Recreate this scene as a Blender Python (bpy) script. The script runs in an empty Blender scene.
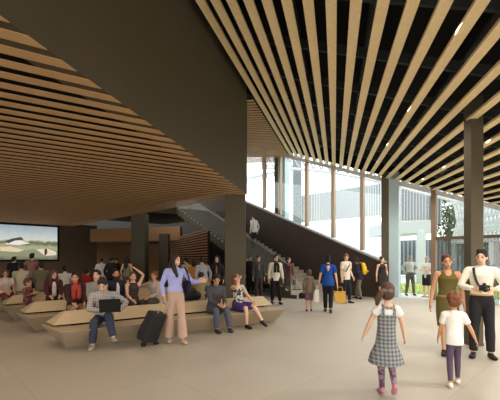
import bpy, bmesh, math, random
from mathutils import Vector, Matrix
random.seed(7)
C = bpy.context.scene.collection
V = Vector
PI = math.pi
F = 360.0; EYE = 1.65
def norm2(x, y):
    l = math.hypot(x, y); return (x/l, y/l)
U1 = norm2(.2361, 1)            # along the main hall slats
U2 = norm2(1.028, 1)            # along the low ceiling slats
VV = (-U2[1], U2[0])            # facade / stair direction
US = norm2(1.639, 1); UN = (-US[1], US[0])    # along / across the low ceiling slats
BD = norm2(.82, .572); BW = (-BD[1], BD[0])   # bench length / depth
def floor_at(px, py, z=0):      # where a sight line through the view meets height z
    d = F*(EYE-z)/(py-258.0); return V(((px-250)/F*d, d, z))
def at(px, d, z=0): return V(((px-250)/F*d, d, z))

# ------------------------------------------------------------------ materials
def lin(c):
    return tuple(((x/255)/12.92 if x/255 <= .04045 else ((x/255+.055)/1.055)**2.4) for x in c)
MATS = {}
def mat(name, c, rough=.7, metal=0, noise=0, scale=8, stretch=None, bump=0, pattern=None, c2=None, spec=.3, coat=0):
    if name in MATS: return MATS[name]
    m = bpy.data.materials.new(name); m.use_nodes = True
    nt = m.node_tree; n = nt.nodes; L = nt.links
    b = n['Principled BSDF']
    b.inputs['Roughness'].default_value = rough; b.inputs['Metallic'].default_value = metal
    b.inputs['Specular IOR Level'].default_value = spec
    col = lin(c) + (1,)
    b.inputs['Base Color'].default_value = col
    if noise or pattern or bump:
        tc = n.new('ShaderNodeTexCoord'); mp = n.new('ShaderNodeMapping')
        L.new(tc.outputs['Object'], mp.inputs['Vector'])
        if stretch: mp.inputs['Scale'].default_value = stretch
        src = None
        if pattern == 'plaid':
            chans = []
            mx = n.new('ShaderNodeMix'); mx.data_type = 'RGBA'
            w1 = n.new('ShaderNodeTexWave'); w1.bands_direction = 'X'; w1.inputs['Scale'].default_value = scale
            w2 = n.new('ShaderNodeTexWave'); w2.bands_direction = 'Z'; w2.inputs['Scale'].default_value = scale
            L.new(mp.outputs[0], w1.inputs[0]); L.new(mp.outputs[0], w2.inputs[0])
            ad = n.new('ShaderNodeMath'); ad.operation = 'ADD'
            L.new(w1.outputs['Fac'], ad.inputs[0]); L.new(w2.outputs['Fac'], ad.inputs[1])
            ml = n.new('ShaderNodeMath'); ml.operation = 'MULTIPLY'; ml.inputs[1].default_value = .5
            L.new(ad.outputs[0], ml.inputs[0]); L.new(ml.outputs[0], mx.inputs['Factor'])
            mx.inputs['A'].default_value = col; mx.inputs['B'].default_value = lin(c2)+(1,)
            src = mx.outputs['Result']
        elif pattern == 'spots':
            mx = n.new('ShaderNodeMix'); mx.data_type = 'RGBA'
            vo = n.new('ShaderNodeTexNoise'); vo.inputs['Scale'].default_value = scale; vo.inputs['Detail'].default_value = 1
            L.new(mp.outputs[0], vo.inputs['Vector'])
            rp = n.new('ShaderNodeValToRGB'); rp.color_ramp.elements[0].position = .47; rp.color_ramp.elements[1].position = .53
            L.new(vo.outputs['Fac'], rp.inputs[0]); L.new(rp.outputs[0], mx.inputs['Factor'])
            mx.inputs['A'].default_value = col; mx.inputs['B'].default_value = lin(c2)+(1,)
            src = mx.outputs['Result']
        elif noise:
            nz = n.new('ShaderNodeTexNoise'); nz.inputs['Scale'].default_value = scale; nz.inputs['Detail'].default_value = 5
            L.new(mp.outputs[0], nz.inputs['Vector'])
            mr = n.new('ShaderNodeMapRange'); mr.inputs['To Min'].default_value = 1-noise; mr.inputs['To Max'].default_value = 1+noise
            L.new(nz.outputs['Fac'], mr.inputs['Value'])
            hs = n.new('ShaderNodeHueSaturation'); hs.inputs['Color'].default_value = col
            L.new(mr.outputs[0], hs.inputs['Value']); src = hs.outputs[0]
        if src is not None: L.new(src, b.inputs['Base Color'])
        if bump:
            nz = n.new('ShaderNodeTexNoise'); nz.inputs['Scale'].default_value = scale*4; nz.inputs['Detail'].default_value = 4
            L.new(mp.outputs[0], nz.inputs['Vector'])
            bp = n.new('ShaderNodeBump'); bp.inputs['Strength'].default_value = bump; bp.inputs['Distance'].default_value = .01
            L.new(nz.outputs['Fac'], bp.inputs['Height']); L.new(bp.outputs[0], b.inputs['Normal'])
    MATS[name] = m
    return m
def tile_floor_mat():
    m = bpy.data.materials.new('floor_tiles'); m.use_nodes = True
    nt = m.node_tree; n = nt.nodes; L = nt.links; b = n['Principled BSDF']
    tc = n.new('ShaderNodeTexCoord'); mp = n.new('ShaderNodeMapping')
    mp.inputs['Rotation'].default_value = (0, 0, -math.atan2(U2[1], U2[0])); mp.inputs['Location'].default_value = (.35, .1, 0)
    L.new(tc.outputs['Object'], mp.inputs['Vector'])
    br = n.new('ShaderNodeTexBrick'); br.offset = 0
    br.inputs['Scale'].default_value = 1; br.inputs['Brick Width'].default_value = 1.5; br.inputs['Row Height'].default_value = 1.5
    br.inputs['Mortar Size'].default_value = .006; br.inputs['Mortar Smooth'].default_value = .3
    br.inputs['Color1'].default_value = lin((167,157,141))+(1,); br.inputs['Color2'].default_value = lin((172,162,146))+(1,)
    br.inputs['Mortar'].default_value = lin((152,142,127))+(1,)
    L.new(mp.outputs[0], br.inputs['Vector'])
    nz = n.new('ShaderNodeTexNoise'); nz.inputs['Scale'].default_value = 1.3; nz.inputs['Detail'].default_value = 6
    L.new(mp.outputs[0], nz.inputs['Vector'])
    mr = n.new('ShaderNodeMapRange'); mr.inputs['To Min'].default_value = .9; mr.inputs['To Max'].default_value = 1.1
    L.new(nz.outputs['Fac'], mr.inputs['Value'])
    hs = n.new('ShaderNodeHueSaturation'); L.new(br.outputs['Color'], hs.inputs['Color']); L.new(mr.outputs[0], hs.inputs['Value'])
    L.new(hs.outputs[0], b.inputs['Base Color'])
    mr2 = n.new('ShaderNodeMapRange'); mr2.inputs['To Min'].default_value = .38; mr2.inputs['To Max'].default_value = .58
    L.new(nz.outputs['Fac'], mr2.inputs['Value']); L.new(mr2.outputs[0], b.inputs['Roughness'])
    b.inputs['Specular IOR Level'].default_value = .4
    return m
def glass_mat(name, tint=(1,1,1), refl=.06, haze=0, haze_c=(200,205,205)):
    m = bpy.data.materials.new(name); m.use_nodes = True
    nt = m.node_tree; n = nt.nodes; L = nt.links
    n.remove(n['Principled BSDF']); out = n['Material Output']
    tr = n.new('ShaderNodeBsdfTransparent'); tr.inputs[0].default_value = tint+(1,)
    gl = n.new('ShaderNodeBsdfGlossy'); gl.inputs['Roughness'].default_value = .02
    mx = n.new('ShaderNodeMixShader'); mx.inputs[0].default_value = refl
    L.new(tr.outputs[0], mx.inputs[1]); L.new(gl.outputs[0], mx.inputs[2])
    last = mx
    if haze:
        df = n.new('ShaderNodeBsdfDiffuse'); df.inputs[0].default_value = lin(haze_c)+(1,)
        m2 = n.new('ShaderNodeMixShader'); m2.inputs[0].default_value = haze
        L.new(mx.outputs[0], m2.inputs[1]); L.new(df.outputs[0], m2.inputs[2]); last = m2
    L.new(last.outputs[0], out.inputs['Surface'])
    return m
def emit_mat(name, c, s):
    m = bpy.data.materials.new(name); m.use_nodes = True
    b = m.node_tree.nodes['Principled BSDF']; b.inputs['Base Color'].default_value = lin(c)+(1,)
    b.inputs['Emission Color'].default_value = lin(c)+(1,); b.inputs['Emission Strength'].default_value = s
    return m

# ------------------------------------------------------------------ mesh helpers
def hull_box(bm, corners, mi=0):
    """8 corners: bottom 4 in order, then top 4."""
    v = [bm.verts.new(c) for c in corners]
    fs = [(3,2,1,0),(4,5,6,7),(0,1,5,4),(1,2,6,5),(2,3,7,6),(3,0,4,7)]
    r = []
    for f in fs:
        fc = bm.faces.new([v[i] for i in f]); fc.material_index = mi; r.append(fc)
    return r
def box(bm, c, ax, ay, hx, hy, hz, mi=0):
    c = V(c); ax = V((ax[0], ax[1], 0)); ay = V((ay[0], ay[1], 0)); z = V((0,0,hz))
    a = ax*hx; b = ay*hy
    hull_box(bm, [c-a-b-z, c+a-b-z, c+a+b-z, c-a+b-z, c-a-b+z, c+a-b+z, c+a+b+z, c-a+b+z], mi)
def beam(bm, p, q, w, h, mi=0, up=V((0,0,1))):
    p = V(p); q = V(q); t = (q-p).normalized()
    if abs(t.dot(up)) > .98: up = V((0,1,0))
    s = t.cross(up).normalized(); u = s.cross(t)
    s = s*(w/2); u = u*(h/2)
    hull_box(bm, [p-s-u, p+s-u, q+s-u, q-s-u, p-s+u, p+s+u, q+s+u, q-s+u], mi)
def prism(bm, poly, z0, z1, mi=0):
    n = len(poly)
    a = [bm.verts.new((p[0], p[1], z0)) for p in poly]; b = [bm.verts.new((p[0], p[1], z1)) for p in poly]
    bm.faces.new(a[::-1]).material_index = mi; bm.faces.new(b).material_index = mi
    for i in range(n): bm.faces.new((a[i], a[(i+1)%n], b[(i+1)%n], b[i])).material_index = mi
def tube(bm, pts, rad, side=V((1,0,0)), n=12, mi=0, f0=False, f1=False):
    pts = [V(p) for p in pts]; R = [(r, r) if not isinstance(r, (tuple, list)) else r for r in rad]
    P = []; k = len(pts)
    for i in range(k):
        t = (pts[min(i+1, k-1)]-pts[max(i-1, 0)]).normalized()
        s = side - t*side.dot(t)
        if s.length < .05:
            s = V((0,1,0)) - t*t.y
            if s.length < .05: s = V((0,0,1)) - t*t.z
        s.normalize(); P.append((pts[i], t, s, t.cross(s), R[i]))
    rings = []
    def ring(c, s, o, a, b):
        rings.append([bm.verts.new(c + s*(a*math.cos(2*PI*j/n)) + o*(b*math.sin(2*PI*j/n))) for j in range(n)])
    c, t, s, o, (a, b) = P[0]; m = min(a, b)
    p0 = bm.verts.new(c - t*m*(.85 if not f0 else .02))
    if not f0: ring(c - t*m*.55, s, o, a*.72, b*.72)
    for (c, t, s, o, (a, b)) in P: ring(c, s, o, a, b)
    c, t, s, o, (a, b) = P[-1]; m = min(a, b)
    p1 = bm.verts.new(c + t*m*(.85 if not f1 else .02))
    if not f1: ring(c + t*m*.55, s, o, a*.72, b*.72)
    fs = []
    for r0, r1 in zip(rings, rings[1:]):
        for j in range(n): fs.append(bm.faces.new((r0[j], r0[(j+1)%n], r1[(j+1)%n], r1[j])))
    for j in range(n):
        fs.append(bm.faces.new((p0, rings[0][(j+1)%n], rings[0][j]))); fs.append(bm.faces.new((p1, rings[-1][j], rings[-1][(j+1)%n])))
    for f in fs: f.material_index = mi
    bmesh.ops.recalc_face_normals(bm, faces=fs)
def ell(bm, c, r, M=Matrix.Identity(3), n=14, mi=0):
    c = V(c); rows = []; k = 9
    top = bm.verts.new(c + M @ V((0,0,r[2]))); bot = bm.verts.new(c - M @ V((0,0,r[2])))
    for i in range(1, k):
        th = PI*i/k
        rows.append([bm.verts.new(c + M @ V((r[0]*math.sin(th)*math.cos(2*PI*j/n), r[1]*math.sin(th)*math.sin(2*PI*j/n), r[2]*math.cos(th)))) for j in range(n)])
    fs = []
    for a, b in zip(rows, rows[1:]):
        for j in range(n): fs.append(bm.faces.new((a[j], b[j], b[(j+1)%n], a[(j+1)%n])))
    for j in range(n):
        fs.append(bm.faces.new((top, rows[0][j], rows[0][(j+1)%n]))); fs.append(bm.faces.new((bot, rows[-1][(j+1)%n], rows[-1][j])))
    for f in fs: f.material_index = mi
def obj(name, bm, mats, parent=None, smooth=False, bevel=0):
    bmesh.ops.recalc_face_normals(bm, faces=bm.faces[:])
    me = bpy.data.meshes.new(name); bm.to_mesh(me); bm.free()
    for m in (mats if isinstance(mats, (list, tuple)) else [mats]): me.materials.append(m)
    if smooth: me.polygons.foreach_set('use_smooth', [True]*len(me.polygons))
    o = bpy.data.objects.new(name, me); C.objects.link(o)
    if parent: o.parent = parent
    if bevel:
        md = o.modifiers.new('Bevel', 'BEVEL'); md.width = bevel; md.segments = 2; md.limit_method = 'ANGLE'
    return o
PENDING = []
def blob(name, bm, mats, parent, vox, smooth=3, paint=None):
    """one continuous surface: the shapes are fused by a voxel remesh, applied at the end"""
    o = obj(name, bm, mats, parent)
    md = o.modifiers.new('Remesh', 'REMESH'); md.mode = 'VOXEL'; md.voxel_size = vox; md.use_smooth_shade = True
    sm = o.modifiers.new('Smooth', 'SMOOTH'); sm.iterations = smooth; sm.factor = .5
    PENDING.append((o, paint)); return o
def apply_pending():
    dg = bpy.context.evaluated_depsgraph_get(); dg.update()
    out = []
    for o, paint in PENDING:
        out.append(bpy.data.meshes.new_from_object(o.evaluated_get(dg)))
    for (o, paint), me in zip(PENDING, out):
        o.modifiers.clear(); o.data = me; me.name = o.name
        me.polygons.foreach_set('use_smooth', [True]*len(me.polygons))
        if paint: paint(me)
def tag(o, label=None, cat=None, group=None, kind=None):
    if label: o['label'] = label
    if cat: o['category'] = cat
    if group: o['group'] = group
    if kind: o['kind'] = kind
    return o
def thing(name, label, cat, loc=(0,0,0), rz=0, group=None):
    o = bpy.data.objects.new(name, None); o.empty_display_size = .1; C.objects.link(o)
    o.location = loc; o.rotation_euler = (0,0,rz)
    return tag(o, label, cat, group)
def struct(name, bm, m, label, cat, parent=None, **k):
    o = obj(name, bm, m, parent, **k)
    if not parent: tag(o, label, cat, kind='structure')
    return o

# ------------------------------------------------------------------ setting materials
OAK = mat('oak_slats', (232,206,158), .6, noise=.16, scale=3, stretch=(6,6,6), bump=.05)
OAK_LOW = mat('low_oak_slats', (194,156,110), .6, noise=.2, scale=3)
BLACK = mat('black_void', (16,15,14), .9)
DARK = mat('dark_panel', (80,70,51), .75, noise=.06, scale=2)
COLM = mat('column_paint', (90,81,64), .6, noise=.04, scale=3)
STEEL = mat('dark_steel', (60,60,58), .6, metal=.2)
BRONZE = mat('bronze_frame', (190,167,145), .5, metal=.2)
BENCH = mat('bench_timber', (188,165,132), .6, noise=.1, scale=4, stretch=(1,8,8), bump=.03)
BENCHB = mat('bench_concrete', (170,152,126), .6, noise=.07, scale=4, bump=.03)
STONE = mat('stair_stone', (168,160,146), .7, noise=.05, scale=3)
WHITE = mat('white_paint', (200,202,201), .6, noise=.02, scale=2)
PALE = mat('pale_render', (160,164,164), .7, noise=.03, scale=1)
GREYCLAD = mat('grey_cladding', (120,127,128), .6, noise=.05, scale=1)
BROWNWALL = mat('brown_panel', (120,92,60), .7, noise=.08, scale=1.5)
GLASS = glass_mat('clear_glass', (.97,.99,.98), .05)
GLASS_B = glass_mat('balustrade_glass', (.62,.63,.60), .05, haze=.30, haze_c=(120,116,106))
GLASS_D = glass_mat('door_glass', (.72,.74,.74), .08, haze=.1, haze_c=(150,150,146))

# ceiling plane of the main hall: rises away from the view and towards the bulkhead
CA, CB, CC = .078, -.39, 3.09
def cz(t, d): return EYE + CC + CA*d + CB*t
def tp(t, d): return V((t + .2361*d, d, 0))
T_BULK = -2.7
D_END = 11.05
def d_face(t): return 17.2 - .74*t          # where the slats end, above the facade

# ------------------------------------------------------------------ floor & outside ground
def facade(s, off=0):                         # s metres to the right along the glass line
    return V((5.75 + .69*s - .72*off, 15.85 - .724*s - .69*off, 0))
bm = bmesh.new()
fl, fr = facade(-26), facade(16)
prism(bm, [(-32,-12), (fr.x,-12), (fr.x, fr.y), (fl.x, fl.y), (-32, fl.y)], -.15, 0)
struct('floor', bm, tile_floor_mat(), 'pale stone tile floor of the hall', 'floor')
bm = bmesh.new()
prism(bm, [(-40,10),(80,-60),(140,140),(-90,140)], -.4, -.16)
struct('ground', bm, mat('outdoor_paving', (205,203,196), .8, noise=.05, scale=.6), 'pale paving outside beyond the glass front', 'ground')
bm = bmesh.new()
e = [facade(-3,-1.9), facade(9,-1.9), facade(9,-14), facade(-3,-14)]
prism(bm, [(p.x,p.y) for p in e], -.17, -.06)
struct('lawn', bm, mat('lawn_green', (168,176,96), .9, noise=.25, scale=6, bump=.4), 'strip of dry lawn outside the glass doors', 'lawn')
bm = bmesh.new()
e = [facade(-3,0.05), facade(12,.05), facade(12,-1.9), facade(-3,-1.9)]
prism(bm, [(p.x,p.y) for p in e[::-1]], -.17, -.005)
struct('terrace', bm, mat('terrace_paving', (205,203,196), .8, noise=.05, scale=.6), 'pale paved terrace just outside the glass doors', 'terrace')
bm = bmesh.new()
gm = mat('grass_blades', (176,182,98), .9)
for i in range(2600):
    s = random.uniform(-2.5, 8.5); off = -1.95 - random.random()**1.6*6
    p = facade(s, off); h = random.uniform(.06,.2); a = random.uniform(0, 2*PI)
    dx = V((math.cos(a), math.sin(a), 0))*.018; tip = p + V((random.uniform(-.06,.06), random.uniform(-.06,.06), h-.06))
    p.z = -.065
    v = [bm.verts.new(p-dx), bm.verts.new(p+dx), bm.verts.new(tip)]; bm.faces.new(v)
g = obj('grass', bm, gm); tag(g, 'yellow-green grass growing outside the glass doors', 'grass', kind='stuff')

# ------------------------------------------------------------------ main hall ceiling
PITCH = .33
bm = bmesh.new()
D0 = -3
for k in range(0, 29):
    t = (-7.16 + k)*PITCH
    de = d_face(t) + .35
    if t > 2.8: de += .2
    p = tp(t, D0); q = tp(t, de)
    z0, z1 = cz(t, D0), cz(t, de)
    hw = .0775
    a = V((hw,0,0)); hh = V((0,0,.045))
    P0, Q0 = V((p.x,p.y,z0)), V((q.x,q.y,z1))
    hull_box(bm, [P0-a, P0+a, Q0+a, Q0-a, P0-a+hh, P0+a+hh, Q0+a+hh, Q0-a+hh])
ceil = struct('ceiling', bm, OAK, 'sloping ceiling of pale oak slats over the main hall', 'ceiling')
bm = bmesh.new()
def deckpt(t, d, dz): p = tp(t, d); return V((p.x, p.y, cz(t,d)+dz))
TR = 6.9
def slab(bm, q, dz0, dz1):
    hull_box(bm, [deckpt(t,d,dz0) for t,d in q] + [deckpt(t,d,dz1) for t,d in q])
slab(bm, [(-2.75,D0),(TR,D0),(TR,d_face(TR)+.2),(-2.75,d_face(-2.75)+.2)], .85, 1.0)
deck = struct('roof_deck', bm, BLACK, '', '', ceil)
bm = bmesh.new()
for d in [0, 1.6, 3.2, 4.8, 6.4, 8, 9.6, 11.2, 12.8, 14.4, 16]:
    dd = d
    beam(bm, deckpt(-2.6, dd, .3), deckpt(TR-.2, dd-4.5, .3), .07, .16)
struct('purlin', bm, STEEL, '', '', ceil)
bm = bmesh.new()
for t in (-.9, .55, 2.1, 3.7):
    tube(bm, [deckpt(t, D0, .58), deckpt(t+.2, d_face(t)-1, .58)], [.11,.11], n=10)
struct('pipe', bm, mat('duct_grey', (74,74,70), .5, metal=.3), '', '', ceil, smooth=True)

# upper soffit beyond the bulkhead, over the stairs
bm = bmesh.new()
for i in range(40):
    d = 11.35 + i*.26
    ta = -2.55
    a = tp(ta, d); z = cz(-2.45, d) - .02
    b_ = V((a.x-7, a.y+.6, 0))
    beam(bm, V((a.x,a.y,z+.05)), V((b_.x,b_.y,z+.05)), .13, .008)
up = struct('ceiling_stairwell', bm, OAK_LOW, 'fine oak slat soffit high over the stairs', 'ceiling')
bm = bmesh.new()
a, b_ = tp(-2.55, 11.1), tp(-2.55, 22)
hull_box(bm, [V((a.x,a.y,cz(-2.45,11)+.42)), V((b_.x,b_.y,cz(-2.45,22)+.42)), V((b_.x-9,b_.y,cz(-2.45,22)+.42)), V((a.x-9,a.y,cz(-2.45,11)+.42)),
              V((a.x,a.y,cz(-2.45,11)+.5)), V((b_.x,b_.y,cz(-2.45,22)+.5)), V((b_.x-9,b_.y,cz(-2.45,22)+.5)), V((a.x-9,a.y,cz(-2.45,11)+.5))])
a2, b2 = tp(-2.5, 11.1), tp(-2.5, 21.5)
hull_box(bm, [V((a2.x,a2.y,cz(-2.45,11)+.1)), V((b2.x,b2.y,cz(-2.45,22)+.1)), V((b2.x-.1,b2.y,cz(-2.45,22)+.1)), V((a2.x-.1,a2.y,cz(-2.45,11)+.1)),
              V((a2.x,a2.y,cz(-2.45,11)+1.1)), V((b2.x,b2.y,cz(-2.45,22)+1.1)), V((b2.x-.1,b2.y,cz(-2.45,22)+1.1)), V((a2.x-.1,a2.y,cz(-2.45,11)+1.1))])
struct('backing', bm, BLACK, '', '', up)

bm = bmesh.new()     # closing panels above the glass and at the bulkhead end
hull_box(bm, [deckpt(t,d,dz) for dz in (.03,1.0) for t,d in ((-3.1,11.0),(-2.42,11.0),(-2.42,11.3),(-3.1,11.3))])
for i in range(12):
    ta, tb = -2.6 + i*.79, -2.6 + (i+1)*.79
    hull_box(bm, [deckpt(t,d,dz) for dz in (.14,.95) for t,d in ((ta,d_face(ta)+.15),(tb,d_face(tb)+.15),(tb,d_face(tb)+.3),(ta,d_face(ta)+.3))])
struct('header_panel', bm, BLACK, '', '', ceil)
# ------------------------------------------------------------------ bulkhead and low ceiling
HL = 3.60
bm = bmesh.new()
a, b_ = tp(T_BULK, D0), tp(T_BULK, D_END)
nx = V((-U1[1], U1[0], 0))*.35
za, zb = cz(T_BULK, D0)+.95, cz(T_BULK, D_END)+.95
hull_box(bm, [V((a.x,a.y,HL+.009)), V((b_.x,b_.y,HL+.009)), V((b_.x,b_.y,HL+.009))+nx, V((a.x,a.y,HL+.009))+nx,
              V((a.x,a.y,za)), V((b_.x,b_.y,zb)), V((b_.x,b_.y,zb))+nx, V((a.x,a.y,za))+nx])
struct('wall_bulkhead', bm, DARK, 'big dark brown bulkhead between the two slatted ceilings', 'wall')
bm = bmesh.new()
LP = .285
def uq(u, q): return V((US[0]*u + UN[0]*q, US[1]*u + UN[1]*q, 0))
cpt = tp(T_BULK, D_END)
QEND = cpt.x*UN[0] + cpt.y*UN[1]
def u_end(q):
    o = uq(0, q)
    if q > QEND:      # far edge of the ceiling
        dx, dy = VV
    else: dx, dy = U1
    # o + US*u on the line cpt + (dx,dy)*s
    rx_, ry_ = cpt.x-o.x, cpt.y-o.y
    return (rx_*dy - ry_*dx)/(US[0]*dy - US[1]*dx)
q = -1.6 - .02
while q < 27:
    ue = u_end(q)
    h_ = .078
    p0_, p1_, r0_, r1_ = uq(ue-27, q-h_), uq(ue-27, q+h_), uq(u_end(q-h_), q-h_), uq(u_end(q+h_), q+h_)
    up_ = V((0,0,.007)); lo_ = V((0,0,HL))
    hull_box(bm, [c_+lo_ for c_ in (p0_, r0_, r1_, p1_)] + [c_+lo_+up_ for c_ in (p0_, r0_, r1_, p1_)])
    q += LP
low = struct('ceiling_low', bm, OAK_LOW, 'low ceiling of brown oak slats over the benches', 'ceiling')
bm = bmesh.new()
n1 = tp(T_BULK-.02, D0); n2 = tp(T_BULK-.02, D_END)
f2 = V((cpt.x+VV[0]*17, cpt.y+VV[1]*17, 0))
prism(bm, [(n1.x,n1.y),(n2.x,n2.y),(f2.x,f2.y),(-34,f2.y+6),(-34,n1.y)], HL+.22, HL+.32)
struct('backing', bm, BLACK, '', '', low)

# ------------------------------------------------------------------ columns
def column(name, c, ax, wx, wy, z1, m, label):
    bm = bmesh.new(); ay = (-ax[1], ax[0])
    box(bm, (c[0], c[1], z1/2), ax, ay, wx/2, wy/2, z1/2)
    box(bm, (c[0], c[1], .03), ax, ay, wx/2+.008, wy/2+.008, .03)
    return struct('column', bm, m, label, 'column', bevel=.008)
p = at(235.5, 11.3); column('c', p, U1[::-1] if 0 else (1,0), .63, .5, HL+.12, COLM, 'dark column at the corner of the low ceiling beside the end of the benches')
p = at(140, 17.0); column('c', p, (1,0), .64, .64, HL+.12, COLM, 'dark column in the low seating area behind the crowd')
p = at(164.5, 18.6); column('c', p, (1,0), .46, .46, 2.9, COLM, 'slim dark column in the gap left of the slatted wall')
p = at(473.5, 6.85); column('c', p, (1,0), .235, .235, 4.75, COLM, 'tall dark column just behind the man with the camera')
p = at(390, 15.6); c_low = column('c', p, norm2(.85,-.53), .62, .5, 5.35, COLM, 'dark column at the foot of the stair wall')
p = at(281.5, 20.6); c_high = column('c', p, norm2(.85,-.53), .62, .6, 7.6, COLM, 'dark column standing against the glass high above the stairs')
SKY_LIT = mat('painted_sky_light', (176,194,198), .5, noise=.03, scale=2)
def sky_lit_face(col, p, a0, a1, depth, z1):
    # pale box: sky light on the column's window side put into its colour
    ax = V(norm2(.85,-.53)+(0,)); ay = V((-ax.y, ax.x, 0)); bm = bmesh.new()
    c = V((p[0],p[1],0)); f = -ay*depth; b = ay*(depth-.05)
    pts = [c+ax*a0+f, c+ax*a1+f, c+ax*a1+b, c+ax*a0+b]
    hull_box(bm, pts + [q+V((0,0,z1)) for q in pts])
    o = obj('sky_lit_face', bm, SKY_LIT, col, bevel=.01); o['label'] = 'pale blue-grey sky light painted on the column side'
sky_lit_face(c_high, at(281.5,20.6), -.06, .38, .33, 7.55)
sky_lit_face(c_low, at(390,15.6), .0, .40, .28, 5.3)

# ------------------------------------------------------------------ stairs along the facade
N0 = V((1.89, 14.5, 0)); SD = V((-.69, .724, 0)).normalized(); SW = V((.724, .69, 0)).normalized()
WID = 2.75; TREAD, RISE = .30, .153; NS = 30
bm = bmesh.new()
prof = []
for i in range(NS):
    prof += [(i*TREAD, i*RISE), (i*TREAD, (i+1)*RISE)]
prof.append((NS*TREAD, NS*RISE))
low_ = [(NS*TREAD, NS*RISE-.40)]
for i in range(NS-1, 3, -1):
    low_ += [(i*TREAD+.04, (i+1)*RISE-.40), (i*TREAD+.04, i*RISE-.40)]
low_.append((3*TREAD, 0))
poly = prof + low_
near = [bm.verts.new(N0 + SD*s + V((0,0,z))) for s, z in poly]
far = [bm.verts.new(N0 + SD*s + SW*WID + V((0,0,z))) for s, z in poly]
bm.faces.new(near); bm.faces.new(far[::-1])
for i in range(len(poly)):
    j = (i+1) % len(poly); bm.faces.new((near[i], far[i], far[j], near[j]))
bmesh.ops.recalc_face_normals(bm, faces=bm.faces[:])
for f_ in bm.faces:
    if abs(f_.normal.dot(SW)) > .9 or f_.normal.z < -.2 or f_.normal.dot(SD) > .5: f_.material_index = 1
stairs = struct('stairs', bm, [STONE, DARK], 'pale stone stair flight climbing along the glass front', 'stairs')
# upper landing
bm = bmesh.new()
e0 = N0 + SD*NS*TREAD; zt = NS*RISE
pts = [e0 - SW*6, e0 + SW*WID, e0 + SD*6 + SW*WID, e0 + SD*6 - SW*6]
prism(bm, [(p.x,p.y) for p in pts], zt-.4, zt)
struct('floor_landing', bm, DARK, 'upper floor landing at the top of the stairs', 'landing')
# glass balustrade on the near side
bm = bmesh.new(); bmr = bmesh.new(); bmp = bmesh.new()
for i in range(6):
    s0, s1 = .35 + i*1.44, .35 + (i+1)*1.44 - .03
    a = N0 + SD*s0 - SW*.0 + V((0,0, s0*RISE/TREAD+.1)); b_ = N0 + SD*s1 + V((0,0, s1*RISE/TREAD+.1))
    off = SW*.012; h = V((0,0,1.0))
    hull_box(bm, [a-off, b_-off, b_+off, a+off, a-off+h, b_-off+h, b_+off+h, a+off+h])
gb = thing('glass_balustrade', 'sloping glass balustrade with steel rail on the open side of the stairs', 'balustrade', (0,0,0))
obj('glass_panel', bm, GLASS_B, gb)
for i in range(7):
    s = .335 + i*1.44
    bm = bmesh.new(); a = N0 + SD*s + V((0,0,s*RISE/TREAD))
    beam(bm, a, a+V((0,0,1.12)), .04, .04); obj('post', bm, mat('pale_steel', (88,84,78), .5, metal=.3), gb)
bm = bmesh.new()
beam(bm, N0+SD*.3+V((0,0,.3*RISE/TREAD+1.14)), N0+SD*9.0+V((0,0,9.0*RISE/TREAD+1.14)), .05, .04)
obj('handrail', bm, MATS['pale_steel'], gb)
# dark solid parapet wall on the glass side of the stairs
bm = bmesh.new()
A = N0 + SW*(WID+.02) + SD*(-2.15); B = N0 + SW*(WID+.02) + SD*7.0
def ray_h(px, py, P): return EYE + (258-py)/F*P.y
def on_line(px):    # parameter along the parapet plane for a picture column
    P0 = N0 + SW*(WID+.02); r = (px-250)/F
    return (r*P0.y - P0.x)/(SD.x - r*SD.y)
sA, sB = on_line(384), on_line(246)
P0 = N0 + SW*(WID+.02)
A, B = P0 + SD*sA, P0 + SD*sB
zA, zB = ray_h(384, 263, A), ray_h(246, 202.5, B)
slope = (zB-zA)/(sB-sA)
ext = 4.5
B2 = P0 + SD*(sB+ext); zB2 = zB + slope*ext
o2 = SW*.22
hull_box(bm, [A, B2, B2+o2, A+o2, A+V((0,0,zA)), B2+V((0,0,zB2)), B2+o2+V((0,0,zB2)), A+o2+V((0,0,zA))])
struct('wall_stair', bm, mat('stair_parapet', (58,46,36), .75, noise=.06, scale=2), 'dark sloping parapet wall rising along the stairs under the windows', 'wall')
bm = bmesh.new()
beam(bm, A+o2*.5+V((0,0,zA+.03)), B2+o2*.5+V((0,0,zB2+.03)), .3, .06)
struct('trim_1', bm, mat('sill_grey', (150,146,136), .6), 'pale sill on top of the dark stair wall', 'sill')

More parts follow.
